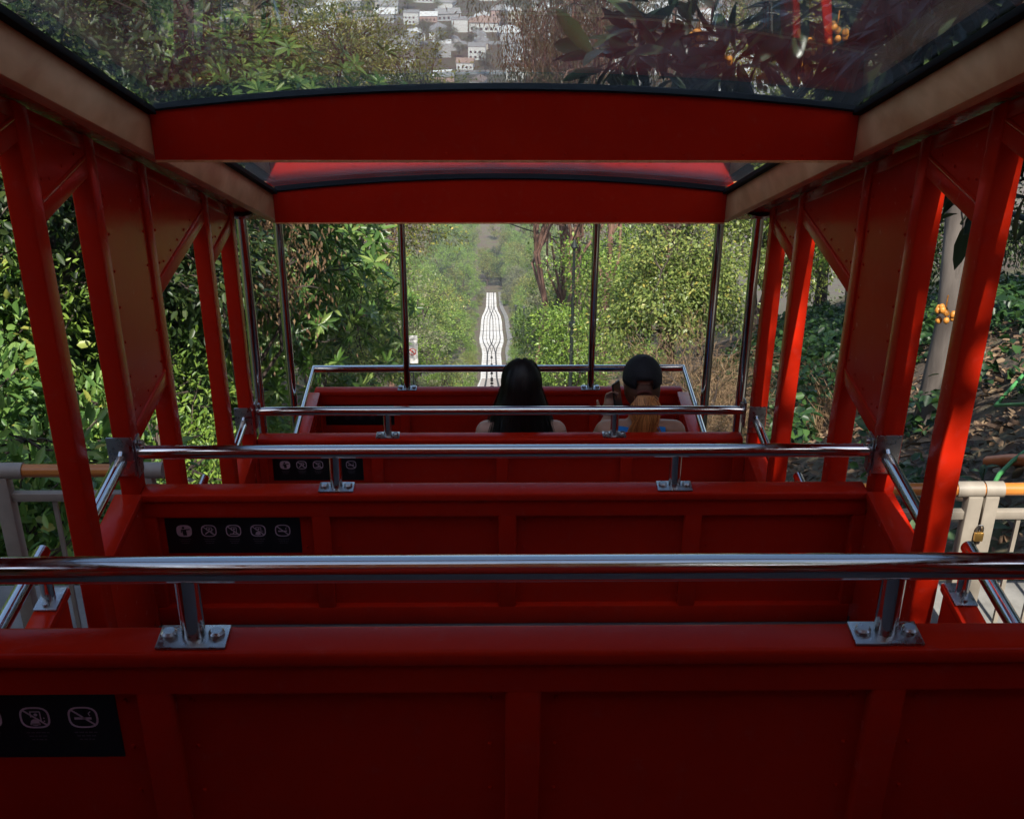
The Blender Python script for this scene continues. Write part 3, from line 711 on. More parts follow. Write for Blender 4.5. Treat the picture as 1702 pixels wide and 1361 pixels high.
plant_tree('olive_tree', TR_TALL, (BARK_D, OLIVE), G(-9.3, 29.5), 'tall olive green tree at the upper left of the roof glass', rz=2.2, s=1.0)
# --- dark tree and umbrella-leaf tree
TR_DK = make_tree(120, 7, .14, lob(7, 2.5, 6, gl_, base=.3), 300, 75, .10, .046, 'broad', 'fold', .42, nlimb=10)
plant_tree('dark_tree', TR_DK, (BARK_D, DARKL), G(-3.9, 10.0), 'dark green leafy tree between the left posts', rz=.6, s=.86)
plant_tree('dark_tree', TR_DK, (BARK_D, DARKL), G(-7.0, 11.5), 'dark green leafy tree behind the left shrubs', rz=2.6, s=1.1)
TR_WH = make_tree(130, 6.2, .11, lob(6.2, 2.0, 6, gl_, base=.18), 230, 63, .17, .05, 'whorl', 'fold', .26, nlimb=10, shell=.5)
plant_tree('umbrella_tree', TR_WH, (BARK_D, WHORLM), G(-2.95, 13.2), 'glossy green tree with star-shaped leaf whorls left of the front window', rz=1.1, s=1.0)
plant_tree('umbrella_tree', TR_WH, (BARK_D, WHORLM), G(-3.4, 17.5), 'second star-leaved tree, farther down behind the first', rz=3.0, s=.95)
# dead brown branch hanging by the chrome poles
TR_DEAD = make_tree(140, 4.4, .06, [(.1, 0, 3.7, .75, .6, .55), (.45, 0, 3.1, .4, .4, .4)], 44, 46, .062, .02, 'droop', 'kite', .25, nlimb=6)
plant_tree('dead_shrub', TR_DEAD, (BARK_D, DEADL), (-2.45, 11.0, float(ter(-2.45, 11.0))), 'dry shrub with dead brown leaves by the left chrome poles', 'shrub', rz=.4, s=1.0)
# --- left bank shrubs
SHR = [make_tree(150+i, 1.5, .022, [(0, 0, .85, .62, .62, .62), (.35, .1, .6, .45, .45, .5), (-.3, .2, .55, .45, .45, .45)], 85, 26, .095, .045, 'broad', 'fold', .2, nlimb=9, shell=.3) for i in range(3)]
g = np.random.default_rng(21); spots = []
for y in np.arange(5.6, 13.5, .78):
    for x in np.arange(-2.35, -7.2, -.82):
        if x > -3.0 and y > 8.6: continue
        if random.random() < .12: continue
        spots.append((x+g.normal(0, .2), y+g.normal(0, .2)))
SH2 = make_tree(158, 1.6, .02, [(0, 0, .9, .6, .6, .7), (.3, -.2, .6, .4, .4, .5)], 70, 46, .055, .02, 'broad', 'fold', .22, nlimb=9, shell=.3)
for i, (x, y) in enumerate(spots):
    two = g.random() < .3
    plant_tree('shrub', SH2 if two else SHR[i % 3], (BARK_D, LIMEL if two else SHRUBL), (x, y, float(ter(x, y))-.05), 'bright green leafy shrub on the bank left of the car', 'shrub', 'green shrubs on the left bank', g.random()*6.28, .75+.5*g.random()*(1.3 if x < -4 else .8), 1+.35*g.random(), 'stems', 'foliage')
# taller bright climbers behind
SHT = make_tree(160, 4.2, .05, [(0, 0, 2.4, 1.1, 1.1, 1.6), (.5, .4, 1.4, .9, .9, 1.1), (-.4, -.5, 1.3, .9, .9, 1.0)], 260, 34, .10, .048, 'broad', 'fold', .26, nlimb=10, shell=.45)
for i, (x, y, s, lb) in enumerate([(-4.9, 9.6, .95, 'tall bright green bush left of the first post'), (-6.6, 8.6, 1.1, 'tall bright green bush at the left edge of the photo'), (-5.3, 12.2, 1.0, 'tall bright green bush behind the wide left post'), (-8.4, 10.6, 1.2, 'tall bright green bush high up the left bank')]):
    plant_tree('bush', SHT, (BARK_D, SHRUBL), G(x, y), lb, 'bush', rz=i*1.9, s=s, wname='stems', cname='foliage')
# --- right side
TR_LI = make_tree(170, 6.0, .10, lob(6, 2.1, 6, gl_, base=.15), 190, 110, .085, .042, 'broad', 'kite', .40, nlimb=10, shell=.5)
plant_tree('light_tree', TR_LI, (BARK_D, LIGHTL), G(3.6, 23.5), 'pale yellow-green tree filling the right of the front window', rz=.3, s=1.0)
plant_tree('light_tree', TR_LI, (BARK_D, LIGHTL), G(6.3, 27.5), 'pale yellow-green tree behind the right chrome poles', rz=2.3, s=1.1)
plant_tree('dark_tree', TR_DK, (BARK_D, DARKL), G(7.2, 20), 'dark green tree above the ivy on the right bank', rz=5, s=.9)
plant_tree('dark_tree', TR_DK, (BARK_D, DARKL), G(10.5, 17.5), 'dark green tree high on the right bank', rz=4, s=1.15)
plant_tree('olive_tree', TR_OL[1], (BARK_D, OLIVE), G(8.8, 31), 'olive green tree at the top of the right bank', rz=3.3, s=1.0)
plant_tree('olive_tree', TR_OL[0], (BARK_D, OLIVE), G(11.5, 24), 'olive green tree beyond the loquat on the right', rz=1.3, s=1.05)
# loquat with orange fruit, overhanging the car roof
LQX, LQY = 3.7, 5.6; LQZ = float(ter(LQX, LQY))
def lq_keep(c):
    x, y, z = c[0]+LQX, c[1]+LQY, c[2]+LQZ
    if x < 1.65 and y < 7.0: return z > (max(zbeam(y), -1.72) if y > 5 else zbeam(y))+.42
    return x < 1.65 or z > -3.3+.25*(x-1.65)
TR_LQ = make_tree(180, 5.2, .13, [(-.6, 0, 3.9, 1.7, 2.0, .9), (-1.7, .3, 3.75, 1.2, 1.6, .7), (.5, .6, 3.3, 1.4, 1.5, 1.0), (-.9, 1.5, 2.7, .9, 1.0, 1.2), (-.2, -.8, 2.6, 1.0, 1.0, 1.1), (-1.15, .7, 2.35, .45, .6, .42), (-.75, .5, 2.2, .45, .5, .5), (-2.4, 2.0, 2.2, 1.0, .8, .42), (-1.3, 1.7, 2.25, .9, .8, .5), (-.5, 1.6, 2.5, .8, .8, .6)], 300, 20, .26, .075, 'broad', 'long', .18, nlimb=12, keep=lq_keep, shell=.35)
loq = plant_tree('loquat_tree', TR_LQ, (BARK_D, LOQL), (LQX, LQY, LQZ), 'loquat tree with big dark leaves and orange fruit over the right roof edge', 'tree')
FRUIT = simple('loquat_fruit', (.55, .22, .035), .5, var=.25, scale=30)
g = np.random.default_rng(33); cl = np.empty(len(TR_LQ[1].vertices)*3, np.float32); TR_LQ[1].vertices.foreach_get('co', cl); cl = cl.reshape(-1, 3)
fm = []
for v in range(3):
    m_ = MB()
    for i in range(9+3*v):
        a = g.normal(0, 1, 3); a = a/np.linalg.norm(a)*.045; m_.ball((a[0], a[1], a[2]*1.1-.05), .0155+.004*g.random(), 8, 6, (1, 1, 1.12))
    m_.tube([(0, 0, .06), (0, 0, -.05)], .004, 5); fm.append(m_.mesh('fruit_cluster', smooth=True))
n_f = 0
while n_f < 46:
    c = cl[g.integers(len(cl))]
    if lq_keep(c+np.array([0, 0, -.12])):
        o = link('fruit_cluster', fm[n_f % 3], FRUIT, loq, tuple(float(t) for t in c)); n_f += 1
for fx, fy, fz in [(2.41, 6.2, -2.66), (1.16, 7.4, -1.45), (1.78, 7.4, -1.64), (1.83, 7.4, -1.5), (2.03, 7.4, -1.68), (2.65, 7.4, -1.38), (1.31, 7.4, -1.57), (1.6, 7.5, -1.72)]:
    link('fruit_cluster', fm[n_f % 3], FRUIT, loq, (fx-LQX, fy-LQY, fz-LQZ)); n_f += 1
TR_DRY = make_tree(145, 2.3, .03, [(0, 0, 1.55, .75, .8, .6), (.5, .4, 1.2, .6, .6, .6), (-.1, -.5, 1.0, .5, .6, .6)], 150, 60, .13, .007, 'broad', 'kite', .26, nlimb=12, shell=.2)
for x, y, rz, s_, lb in [(2.25, 13.2, .3, 1.0, 'dry brown brush behind the capped passenger'), (2.75, 14.8, 2.1, 1.05, 'dry brown brush right of the capped passenger, lower on the bank')]:
    plant_tree('dry_brush', TR_DRY, (BARK_D, DEADL), G(x, y), lb, 'shrub', rz=rz, s=s_, wname='stems', cname='twigs')
# pale trunk behind
PT = MB(); PT.tube([(0, 0, -.5), (.05, 0, 1.2), (-.05, .1, 2.6), (.15, .1, 4.5), (.1, 0, 7)], [.17, .14, .125, .10, .06], 12, caps=False)
pte = empty('pale_tree', G(4.72, 12.0)); tag(pte, 'tree with pale smooth trunk on the right bank', 'tree')
link('trunk', PT.mesh('trunk', smooth=True), BARK_P, pte)
PTC = make_tree(185, 7, .05, [(0, 0, 6.5, 1.9, 1.9, 1.3)], 140, 60, .12, .03, 'droop', 'kite', .5, nlimb=7); link('crown', PTC[1], EUCL, pte); link('limbs', PTC[0], BARK_P, pte)
TR_SH = make_tree(188, 8, .12, [(-1.6, .9, 5.9, 1.1, 1.9, .8), (-2.2, 2.3, 5.9, .9, 1.2, .7)], 62, 40, .11, .055, 'broad', 'fold', .34, nlimb=10, shell=.2)  # unseen crown, placed to filter the sun falling on the right posts
plant_tree('sun_filter_tree', TR_SH, (BARK_D, LIMEL), (3.3, -2.6, -1.4), 'unseen leafy tree added to dapple the sun on the right posts', rz=0, s=1.0)
# eucalyptus in the middle distance, right of the track
TR_EU = [make_tree(190+i, 19, .15, [(0, 0, 15.5, 2.6, 2.6, 3.2), (1.6, .8, 12.5, 1.6, 1.6, 1.8), (-1.5, -.6, 11.5, 1.5, 1.5, 1.8), (.6, -1.4, 9.3, 1.3, 1.3, 1.4)], 150, 60, .22, .035, 'droop', 'kite', .42, nlimb=14, lean=(1.0*(1-2*i), .4), shell=.3) for i in range(2)]
for i, (x, y, v, rz, s, lb) in enumerate([(2.7, 40, 0, 0.2, 1.0, 'thin eucalyptus with leaning trunk before the city view'), (4.3, 44, 1, 2.2, 1.05, 'straight red-barked eucalyptus right of the leaning one'), (3.6, 53, 0, 4.2, .95, 'slender eucalyptus behind the two nearer ones'), (7.2, 48, 1, 5.2, 1.1, 'drooping eucalyptus right of the red-barked trunk'), (-.9-4.6, 62, 0, 1.2, 1.0, 'eucalyptus left of the track corridor'), (2.15, 49, 0, 1.1, 1.12, 'narrow eucalyptus whose crown hangs before the middle of the town'), (3.1, 56, 1, 3.4, 1.12, 'tall thin eucalyptus in front of the white houses')]):
    plant_tree('eucalyptus', TR_EU[v], (BARK_E, EUCL), G(x, y), lb, 'tree', rz=rz, s=s)
# --- corridor trees
FARM = [LIMEL, OLIVE, GREYL, LIGHTL, DARKL]
TR_FA = [make_tree(200+i, 7.5+i, .16, lob(7.5+i, 2.9, 6, gl_, base=.22), 150, 40, .18, .085, 'broad', 'kite', .46, nlimb=12, shell=.45) for i in range(3)]
FAR = []
for i in range(3):
    for m_ in FARM:
        c = TR_FA[i][1].copy(); c.materials.clear(); c.materials.append(m_); FAR.append((TR_FA[i][0], c))
g = np.random.default_rng(44)
def far_tree(x, y, s, lb, grp, sel=None):
    q = int(g.integers(len(FAR))) if sel is None else int(g.integers(3))*5+sel
    plant_tree('tree', FAR[q], (BARK_D, None), (x, y, float(ter(x, y))-.2), lb, 'tree', grp, g.random()*6.28, s, .85+.35*g.random())
for side in (-1, 1):
    y = 31.0
    while y < 345:
        base = 3.9 if y < 60 else (3.9 if y < 140 or y > 222 else 4.9)
        if y > 262: base = .4 if y < 286 else 4.4
        nrow = 2 if y < 75 else (2 if y < 140 else 3)
        for r_ in range(nrow):
            x = side*(base+r_*4.3+g.random()*2.2)
            s = (.62+.35*g.random())*(1+.12*r_)*(1.0 if y < 140 else 1.15)
            if y < 60 and side > 0 and r_ == 0: s *= .6
            nm = 'left' if side < 0 else 'right'
            far_tree(x, y+g.normal(0, 1.2), s, f'leafy tree among those along the {nm} side of the track downhill', f'trees along the {nm} of the track corridor', 0 if g.random() < .34 else None)
        y += 4.6+g.random()*2.2+y*.012
for x, y, s_, c_, lb in [(2.5, 35, .5, 0, 'bright lime green young tree in front of the eucalyptus trunks'), (2.75, 37.5, .68, 0, 'lime green tree beside the tall black lamp post'), (3.2, 57, .8, 0, 'lime green tree right of the track above the small sign'), (-3.7, 46, .6, 0, 'lime green tree left of the track beyond the warning sign')]:
    far_tree(x, y, s_, lb, None, c_)
for x, y, s_, lb in [(-1.6, 300, .8, 'tree closing the far end of the corridor, left of the pale road'), (3.4, 312, .9, 'tree closing the far end of the corridor, right of the pale road'), (.9, 338, .7, 'small tree standing before the pale road at the foot of the hill')]:
    far_tree(x, y, s_, lb, None, 1)
for side in (-1, 1):
    y = 40.0
    while y < 262:
        x = side*((1.75 if y < 140 or y > 220 else 2.75)+.05+(.75 if side > 0 else 0)+.7*g.random())
        plant_tree('bush', FAR[int(g.integers(3))*5+int(g.choice([0, 1, 2, 3]))], (BARK_D, None), (x, y, float(ter(x, y))-.5), f"low bush at the {'left' if side < 0 else 'right'} edge of the track", 'bush', f"bushes at the {'left' if side < 0 else 'right'} track edge", g.random()*6.28, .26+.16*g.random(), .85)
        y += 2.6+g.random()*2+y*.010
# ground cover: ivy, dry grass, leaf litter
def scatter(n, xr, yr, seed, L, W, kind, lift=(0, .1), updir=0., flat=1.0, mask=None):
    g = np.random.default_rng(seed); x = g.uniform(*xr, n); y = g.uniform(*yr, n)
    if mask is not None: k = mask(x, y); x, y = x[k], y[k]; n = len(x)
    P = np.stack([x, y, ter(x, y)+g.uniform(*lift, n)], -1)
    D = g.normal(0, 1, (n, 3)); D[:, 2] = D[:, 2]*.35+updir; Nn = g.normal(0, .45, (n, 3)); Nn[:, 2] += flat
    Ls = L*(.5+.9*g.random(n)); return leaf_quads(P, D, Nn, Ls, Ls*W/L, kind, .2)
V, F = join_q([scatter(17000, (1.9, 9.5), (3.5, 19), 1, .11, .055, 'fold', (.0, .05)), scatter(3500, (-6.5, -1.9), (4.2, 12), 2, .10, .05, 'fold', (0, .04))])
tag(link('leaf_litter', np_mesh('leaf_litter', V, F), DRYL), 'fallen brown leaves covering the bank', 'leaf litter', kind='stuff')
def ivy_mask(x, y): return (np.sin(x*1.7+y*.6)+np.sin(y*1.1-x*.8)+.9*(y-15)/4+.15*x) > .35
V, F = scatter(26000, (3.0, 11), (11.5, 25), 3, .12, .09, 'fold', (.02, .55), -.1, .9, ivy_mask)
tag(link('ivy', np_mesh('ivy', V, F), IVYL), 'dark green ivy and low plants over the right bank', 'ivy', kind='stuff')
V, F = join_q([scatter(16000, (1.9, 5.2), (14, 23.5), 4, .34, .012, 'kite', (0, .12), 1.3, .2), scatter(7000, (-4.5, -1.9), (9, 30), 6, .30, .012, 'kite', (0, .1), 1.3, .2)])
tag(link('dry_grass', np_mesh('dry_grass', V, F), DEADL), 'tan dry grass beside the track', 'dry grass', kind='stuff')
V, F = scatter(7000, (1.9, 6.5), (3.8, 13), 8, .10, .06, 'fold', (.02, .25), .2, .9, lambda x, y: (np.sin(x*2.3+y*1.3)+np.sin(y*1.9-x*1.1)) > 1.15)
tag(link('weeds', np_mesh('weeds', V, F), IVYL), 'small green weeds among the fallen leaves', 'weeds', kind='stuff')
# broad-leaved rosette plants on the right bank
WEEDM = leaf_mat('mullein_leaves', [(0, (.045, .085, .045)), (1, (.11, .17, .085))], .6)
def rosette(seed, h=.75):
    g = np.random.default_rng(seed); m_ = MB(); m_.tube([(0, 0, -.05), (.02, 0, h*.5), (0, .02, h)], [.014, .010, .005], 6)
    P, D, Ls = [], [], []
    for i in range(17):
        t = (i+1)/17; a = i*2.4; P.append((0, 0, h*t)); D.append((math.cos(a), math.sin(a), .35+.5*t)); Ls.append(.30*(1.15-.75*t))
    P = np.array(P); D = np.array(D); Ls = np.array(Ls)
    Nn = np.array([0, 0, 1.])+0*D-D*.3; V, F = leaf_quads(P, D, Nn, Ls, Ls*.42, 'long', .16)
    return m_.mesh('stem', smooth=True), np_mesh('leaves', V, F)
RO = [rosette(61), rosette(62, .55)]
for i, (x, y, s, lb) in enumerate([(2.55, 6.5, 1.15, 'broad-leaved grey-green plant left of the nearest right post'), (2.2, 6.9, .8, 'small broad-leaved plant above the right fence corner'), (2.0, 5.3, .9, 'broad-leaved plant behind the right fence bars'), (2.6, 5.6, .8, 'broad-leaved plant behind the gate posts'), (3.3, 7.3, .85, 'broad-leaved plant at the right edge of the bank'), (1.95, 8.2, .8, 'broad-leaved plant beside the second right post'), (3.0, 9.2, .75, 'broad-leaved plant amid the leaf litter')]):
    e = empty('weed_plant', G(x, y), i*1.3); e.scale = (s, s, s); tag(e, lb, 'plant')
    link('stem', RO[i % 2][0], WEEDM, e); link('leaves', RO[i % 2][1], WEEDM, e)

# ------------------------------------------------------------------ passengers
SKIN = simple('skin', (.52, .30, .21), .5, var=.06, scale=20); SKIN2 = simple('tanned_skin', (.50, .27, .17), .5, var=.06, scale=20)
def loft(m_, rings, n=18):
    k = len(m_.v)
    for (cx, cy, cz), rx, ry in rings:
        for j in range(n):
            a = 2*math.pi*j/n; m_.v.append((cx+rx*math.cos(a), cy+ry*math.sin(a), cz))
    for i in range(len(rings)-1):
        for j in range(n): a, b = k+i*n+j, k+i*n+(j+1) % n; m_.f.append((a, b, b+n, a+n))
    m_.f.append(tuple(k+j for j in range(n))[::-1]); m_.f.append(tuple(k+(len(rings)-1)*n+j for j in range(n)))
def limb(m_, pts, rs):
    for i in range(len(pts)-1):
        m_.tube([pts[i], pts[i+1]], [rs[i], rs[i+1]], 14)
    for p, r in zip(pts, rs): m_.ball(p, r*.995, 12, 8)
def hand(m_, w, d, side, curl=.5):
    d = Vector(d).normalized(); up = Vector((0, 0, 1)) if abs(d.z) < .8 else Vector((0, 1, 0)); s_ = d.cross(up).normalized(); up = s_.cross(d)
    w = Vector(w); pc = w+d*.05
    m_.tube([w, pc, w+d*.085], [.028, .036, .032], 10)
    for i, (o, L) in enumerate([(-.027, .060), (-.009, .072), (.009, .068), (.026, .052)]):
        b = w+d*.08+s_*o; m1 = b+d*L*.45-up*L*.12*curl; m2 = m1+d*L*.32-up*L*.3*curl; e = m2+d*L*.12-up*L*.3*curl
        limb(m_, [tuple(b), tuple(m1), tuple(m2), tuple(e)], [.0095, .009, .0082, .007])
    b = w+d*.03+s_*side*.028; m1 = b+(d*.5+s_*side*.8).normalized()*.035; e = m1+(d*.9+s_*side*.3).normalized()*.03
    limb(m_, [tuple(b), tuple(m1), tuple(e)], [.012, .0105, .0085])
HC = (0, .03, .748)
TORSO = [((0, -.01, .0), .15, .115), ((0, -.01, .08), .165, .12), ((0, -.005, .2), .135, .10), ((0, -.005, .32), .135, .102), ((0, -.0, .42), .155, .105), ((0, 0, .49), .155, .085), ((0, 0, .535), .11, .065), ((0, .004, .565), .062, .056), ((0, .012, .62), .053, .054), ((0, .02, .68), .052, .056)]
def person(loc, skin, arms, label, rz=0):
    m_ = MB(); loft(m_, TORSO, 20)
    m_.ball(HC, .112, 20, 14, (.70, .86, 1.0)); m_.ball((0, .065, .69), .058, 14, 10, (.85, .9, 1.0))
    m_.tube([(0, .118, .765), (0, .138, .735), (0, .125, .72)], [.008, .014, .011], 8)
    for s in (-1, 1):
        m_.ball((s*.079, .025, .742), .03, 10, 8, (.35, .7, 1)); m_.ball((s*.03, .108, .765), .014, 8, 6)
    m_.ball((0, .112, .69), .02, 8, 6, (1.1, .5, .4))
    for s, (el, wr, hd, cu) in zip((-1, 1), arms):
        limb(m_, [(s*.085, 0, .515), (s*.165, 0, .505), el, wr], [.05, .055, .04, .026]); hand(m_, wr, hd, -s, cu)
        limb(m_, [(s*.085, 0, .07), (s*.10, .40, .085), (s*.10, .43, -.34), (s*.10, .46, -.375), (s*.105, .57, -.395)], [.085, .06, .04, .042, .03])
    o = m_.build('person', skin, None, smooth=True); o.location = loc; o.rotation_euler = (0, 0, rz); tag(o, label, 'person')
    r_ = o.modifiers.new('Remesh', 'REMESH'); r_.mode = 'VOXEL'; r_.voxel_size = .0065; r_.use_smooth_shade = True
    q = o.modifiers.new('Smooth', 'SMOOTH'); q.factor = .5; q.iterations = 4
    return o
def child(m_, name, mt, p, smooth=True):
    return link(name, m_.mesh(name, smooth=smooth), mt, p)
def strip_mesh(paths, widths, name):
    """paths (n,k,3); ribbons facing outward"""
    paths = np.asarray(paths); n, k, _ = paths.shape
    t = np.gradient(paths, axis=1); c = paths.mean((0, 1)); out = paths-np.array([0, .02, .72]); out[..., 2] *= .2
    s_ = unit(np.cross(t, out)); w = np.asarray(widths)[:, :, None]
    V = np.stack([paths-s_*w/2, paths+s_*w/2], 2).reshape(-1, 3)
    i = (np.arange(n)[:, None]*k+np.arange(k-1)[None]).ravel()*2
    me = np_mesh(name, V, np.stack([i, i+1, i+3, i+2], -1)); me.polygons.foreach_set('use_smooth', np.ones(len(me.polygons), bool)); return me
def hair_mat(name, a, c, rough=.5):
    m, n, l, b = mat(name); g_ = n.new('ShaderNodeNewGeometry'); r_ = ramp(n, l, g_.outputs['Random Per Island'], [(0, a), (1, c)])
    l.new(r_.outputs[0], b.inputs['Base Color']); b.inputs['Roughness'].default_value = rough; b.inputs['Specular IOR Level'].default_value = .35; return m
HAIR1 = hair_mat('dark_hair', (.004, .0025, .002), (.016, .010, .007)); HAIR2 = hair_mat('auburn_hair', (.32, .105, .028), (.80, .36, .11), .4)
ZS = FL[3]+.518
# passenger one: long dark hair
p1 = person((.10, 5.30, ZS), SKIN, [((-.215, .05, .26), (-.16, .25, .17), (.3, 1, -.1), .5), ((.215, .05, .26), (.16, .25, .17), (-.3, 1, -.1), .5)], 'seated passenger with long straight dark hair and bare shoulders')
g = np.random.default_rng(71)
def hair_path(phi, lay, zend, j):
    rx, ry, rz_ = .085+lay, .105+lay, .119+lay; pts = []
    for t in np.linspace(.05, 1, 9):
        th = t*1.72; pts.append((HC[0]+rx*math.sin(th)*math.sin(phi), HC[1]-ry*math.sin(th)*math.cos(phi), HC[2]+rz_*math.cos(th)))
    x0, y0, z0 = pts[-1]
    for t in np.linspace(.12, 1, 8):
        z = z0+(zend-z0)*t; w = 1+.95*min(1, t*1.45); y = y0*(1+.25*t)-.02*t
        if z < .56: y = min(y, -.095-.02*abs(math.sin(phi))) if abs(phi) < 1.25 else y
        pts.append((x0*w+j*.012*t, y, z))
    return pts
ph = np.linspace(-2.05, 2.05, 34); base = np.array([hair_path(p, 0, .30, 0) for p in ph])
k = base.shape[1]; i = (np.arange(33)[:, None]*k+np.arange(k-1)[None]).ravel()
me = np_mesh('hair', base.reshape(-1, 3), np.stack([i, i+1, i+k+1, i+k], -1)); me.polygons.foreach_set('use_smooth', np.ones(len(me.polygons), bool))
h_ = link('hair', me, hair_mat('dark_hair_base', (.006, .004, .003), (.008, .005, .004)), p1)
P_ = np.array([hair_path(g.uniform(-2.05, 2.05), .003+.012*g.random()**3, .22+.16*g.random(), g.normal()*(1 if g.random() < .85 else 3.2)) for _ in range(1100)])
W_ = np.repeat(np.linspace(.004, .0075, P_.shape[1])[None], len(P_), 0); W_[:, -1] = .001
link('strands', strip_mesh(P_, W_, 'strands'), HAIR1, h_)
m_ = MB(); loft(m_, [((0, -.008, -.01), .158, .123), ((0, -.008, .08), .174, .129), ((0, -.005, .2), .144, .109), ((0, -.005, .32), .144, .111), ((0, 0, .42), .16, .113), ((0, 0, .455), .158, .105)], 22)
child(m_, 'top', simple('beige_top', (.48, .40, .36), .8), p1)
m_ = MB()
for s in (-1, 1): limb(m_, [(s*.085, 0, .07), (s*.10, .40, .085), (s*.10, .43, -.30)], [.095, .07, .052])
child(m_, 'trousers', simple('dark_trousers', (.02, .022, .03), .85), p1)
# passenger two: black cap, auburn pony tail, blue tank top
p2 = person((.675, 5.30, ZS), SKIN2, [((-.235, .10, .29), (-.125, .27, .44), (.08, .15, 1), .8), ((.22, .04, .26), (.16, .25, .17), (-.3, 1, -.1), .5)], 'seated passenger in black cap with auburn ponytail and blue tank top')
m_ = MB(); n_, q_ = 28, 9; k0 = 0
CAPM = simple('black_cap_cloth', (.008, .008, .011), .75, var=.3, scale=60, bmp=.2)
for i in range(q_+1):
    th = 1.62*i/q_
    for j in range(n_):
        a = 2*math.pi*j/n_; seam = 1+.012*abs(math.cos(3*a)); zz = HC[2]+.022+.118*math.cos(th)**.9 if math.cos(th) > 0 else HC[2]+.022+.118*math.cos(th)
        m_.v.append((.094*seam*math.sin(th)*math.cos(a), HC[1]+.113*seam*math.sin(th)*math.sin(a), zz))
for i in range(q_):
    for j in range(n_):
        a, b = i*n_+j, i*n_+(j+1) % n_; back = i >= q_-2 and abs((j+.5)/n_-.75) < .06
        if not back: m_.f.append((a, b, b+n_, a+n_))
capo = link('cap', m_.mesh('cap', smooth=True), CAPM, p2)
sd = capo.modifiers.new('Solid', 'SOLIDIFY'); sd.thickness = .004
m_ = MB()
for i in range(2):
    for j in range(13):
        a = R(25+130*j/12); rr_ = 1.0 if i == 0 else 1.62
        m_.v.append((.093*math.cos(a)*(1 if i == 0 else 1.02), HC[1]+.108*math.sin(a)*rr_, HC[2]+.018-.03*(i)*(1-abs(math.cos(a))*.3)))
for j in range(12): m_.f.append((j, j+1, 14+j, 13+j))
br_ = link('brim', m_.mesh('brim', smooth=True), CAPM, capo); sd = br_.modifiers.new('Solid', 'SOLIDIFY'); sd.thickness = .004
m_ = MB(); m_.tube([(.03*math.cos(t)*1.0, HC[1]-.112, HC[2]+.0+.012*math.sin(t)) for t in np.linspace(0, 6.28, 17)], .0075, 8); child(m_, 'hair_tie', simple('rust_scrunchie', (.12, .03, .02), .9), p2)
m_ = MB(); m_.ball((0, .012, .722), .1, 18, 12, (.87, 1.0, .92)); 
hb = child(m_, 'hair', hair_mat('auburn_hair_base', (.09, .03, .012), (.10, .035, .014)), p2)
# (front of that hair cap is hidden inside the face; trim it so that the face stays bare)
bmx = bmesh.new(); bmx.from_mesh(hb.data); bmesh.ops.delete(bmx, geom=[v for v in bmx.verts if v.co.y > .055], context='VERTS'); bmx.to_mesh(hb.data); bmx.free()
Pp = []
for _ in range(520):
    a = g.uniform(0, 6.28); r0 = g.random()**.5; e = g.uniform(.30, .42); wv = g.normal(0, .017)
    pts = []
    for t in np.linspace(0, 1, 13):
        fl = .022+.041*math.sin(min(1, t*1.5)*1.57)*(1-.35*t); z = .742+.012*math.sin(t*3)+(e-.742)*t**1.25
        pts.append((fl*r0*math.cos(a)+wv*math.sin(t*7+a), -.095-.055*math.sin(min(1, t*2.2)*1.57)+.02*t+fl*.6*r0*math.sin(a), z))
    Pp.append(pts)
W_ = np.repeat(np.r_[np.linspace(.004, .007, 12), .001][None], len(Pp), 0)
link('ponytail', strip_mesh(Pp, W_, 'ponytail'), HAIR2, p2)
BLUE = simple('blue_jersey', (.010, .27, .80), .7, var=.1, scale=10)
m_ = MB(); loft(m_, [((0, -.008, -.01), .158, .123), ((0, -.008, .08), .174, .129), ((0, -.005, .2), .144, .109), ((0, -.005, .32), .144, .111), ((0, 0, .41), .158, .113), ((0, 0, .47), .158, .108), ((0, 0, .512), .128, .088)], 22)
for s in (-1, 1):
    pts = [(s*.085, -.095, .42), (s*.085, -.094, .49), (s*.085, -.045, .552), (s*.085, .03, .545), (s*.085, .085, .48), (s*.085, .1, .42)]
    for a, b in zip(pts[:-1], pts[1:]):
        k0 = len(m_.v); m_.v += [(a[0]-.03, a[1], a[2]), (a[0]+.03, a[1], a[2]-.006), (b[0]+.03, b[1], b[2]-.006), (b[0]-.03, b[1], b[2])]; m_.f.append((k0, k0+1, k0+2, k0+3))
child(m_, 'tank_top', BLUE, p2)
m_ = MB()
for s in (-1, 1): limb(m_, [(s*.085, 0, .07), (s*.10, .30, .085)], [.097, .078])
child(m_, 'shorts', simple('dark_shorts', (.03, .032, .04), .85), p2)
m_ = MB().box(-.038, .038, -.0045, .0045, -.075, .075)
ph_ = link('phone', m_.mesh('phone', bevel=.004), simple('dark_phone', (.012, .012, .014), .2), None, (.675-.088, 5.30+.28, ZS+.55)); ph_.rotation_euler = (R(-10), 0, R(58)); tag(ph_, 'dark mobile phone held up by the passenger in the cap', 'phone')
MB_ = MB().box(-.034, .034, -.0056, -.0047, -.069, .069); link('screen', MB_.mesh('screen'), simple('phone_screen', (.02, .03, .03), .1), ph_)

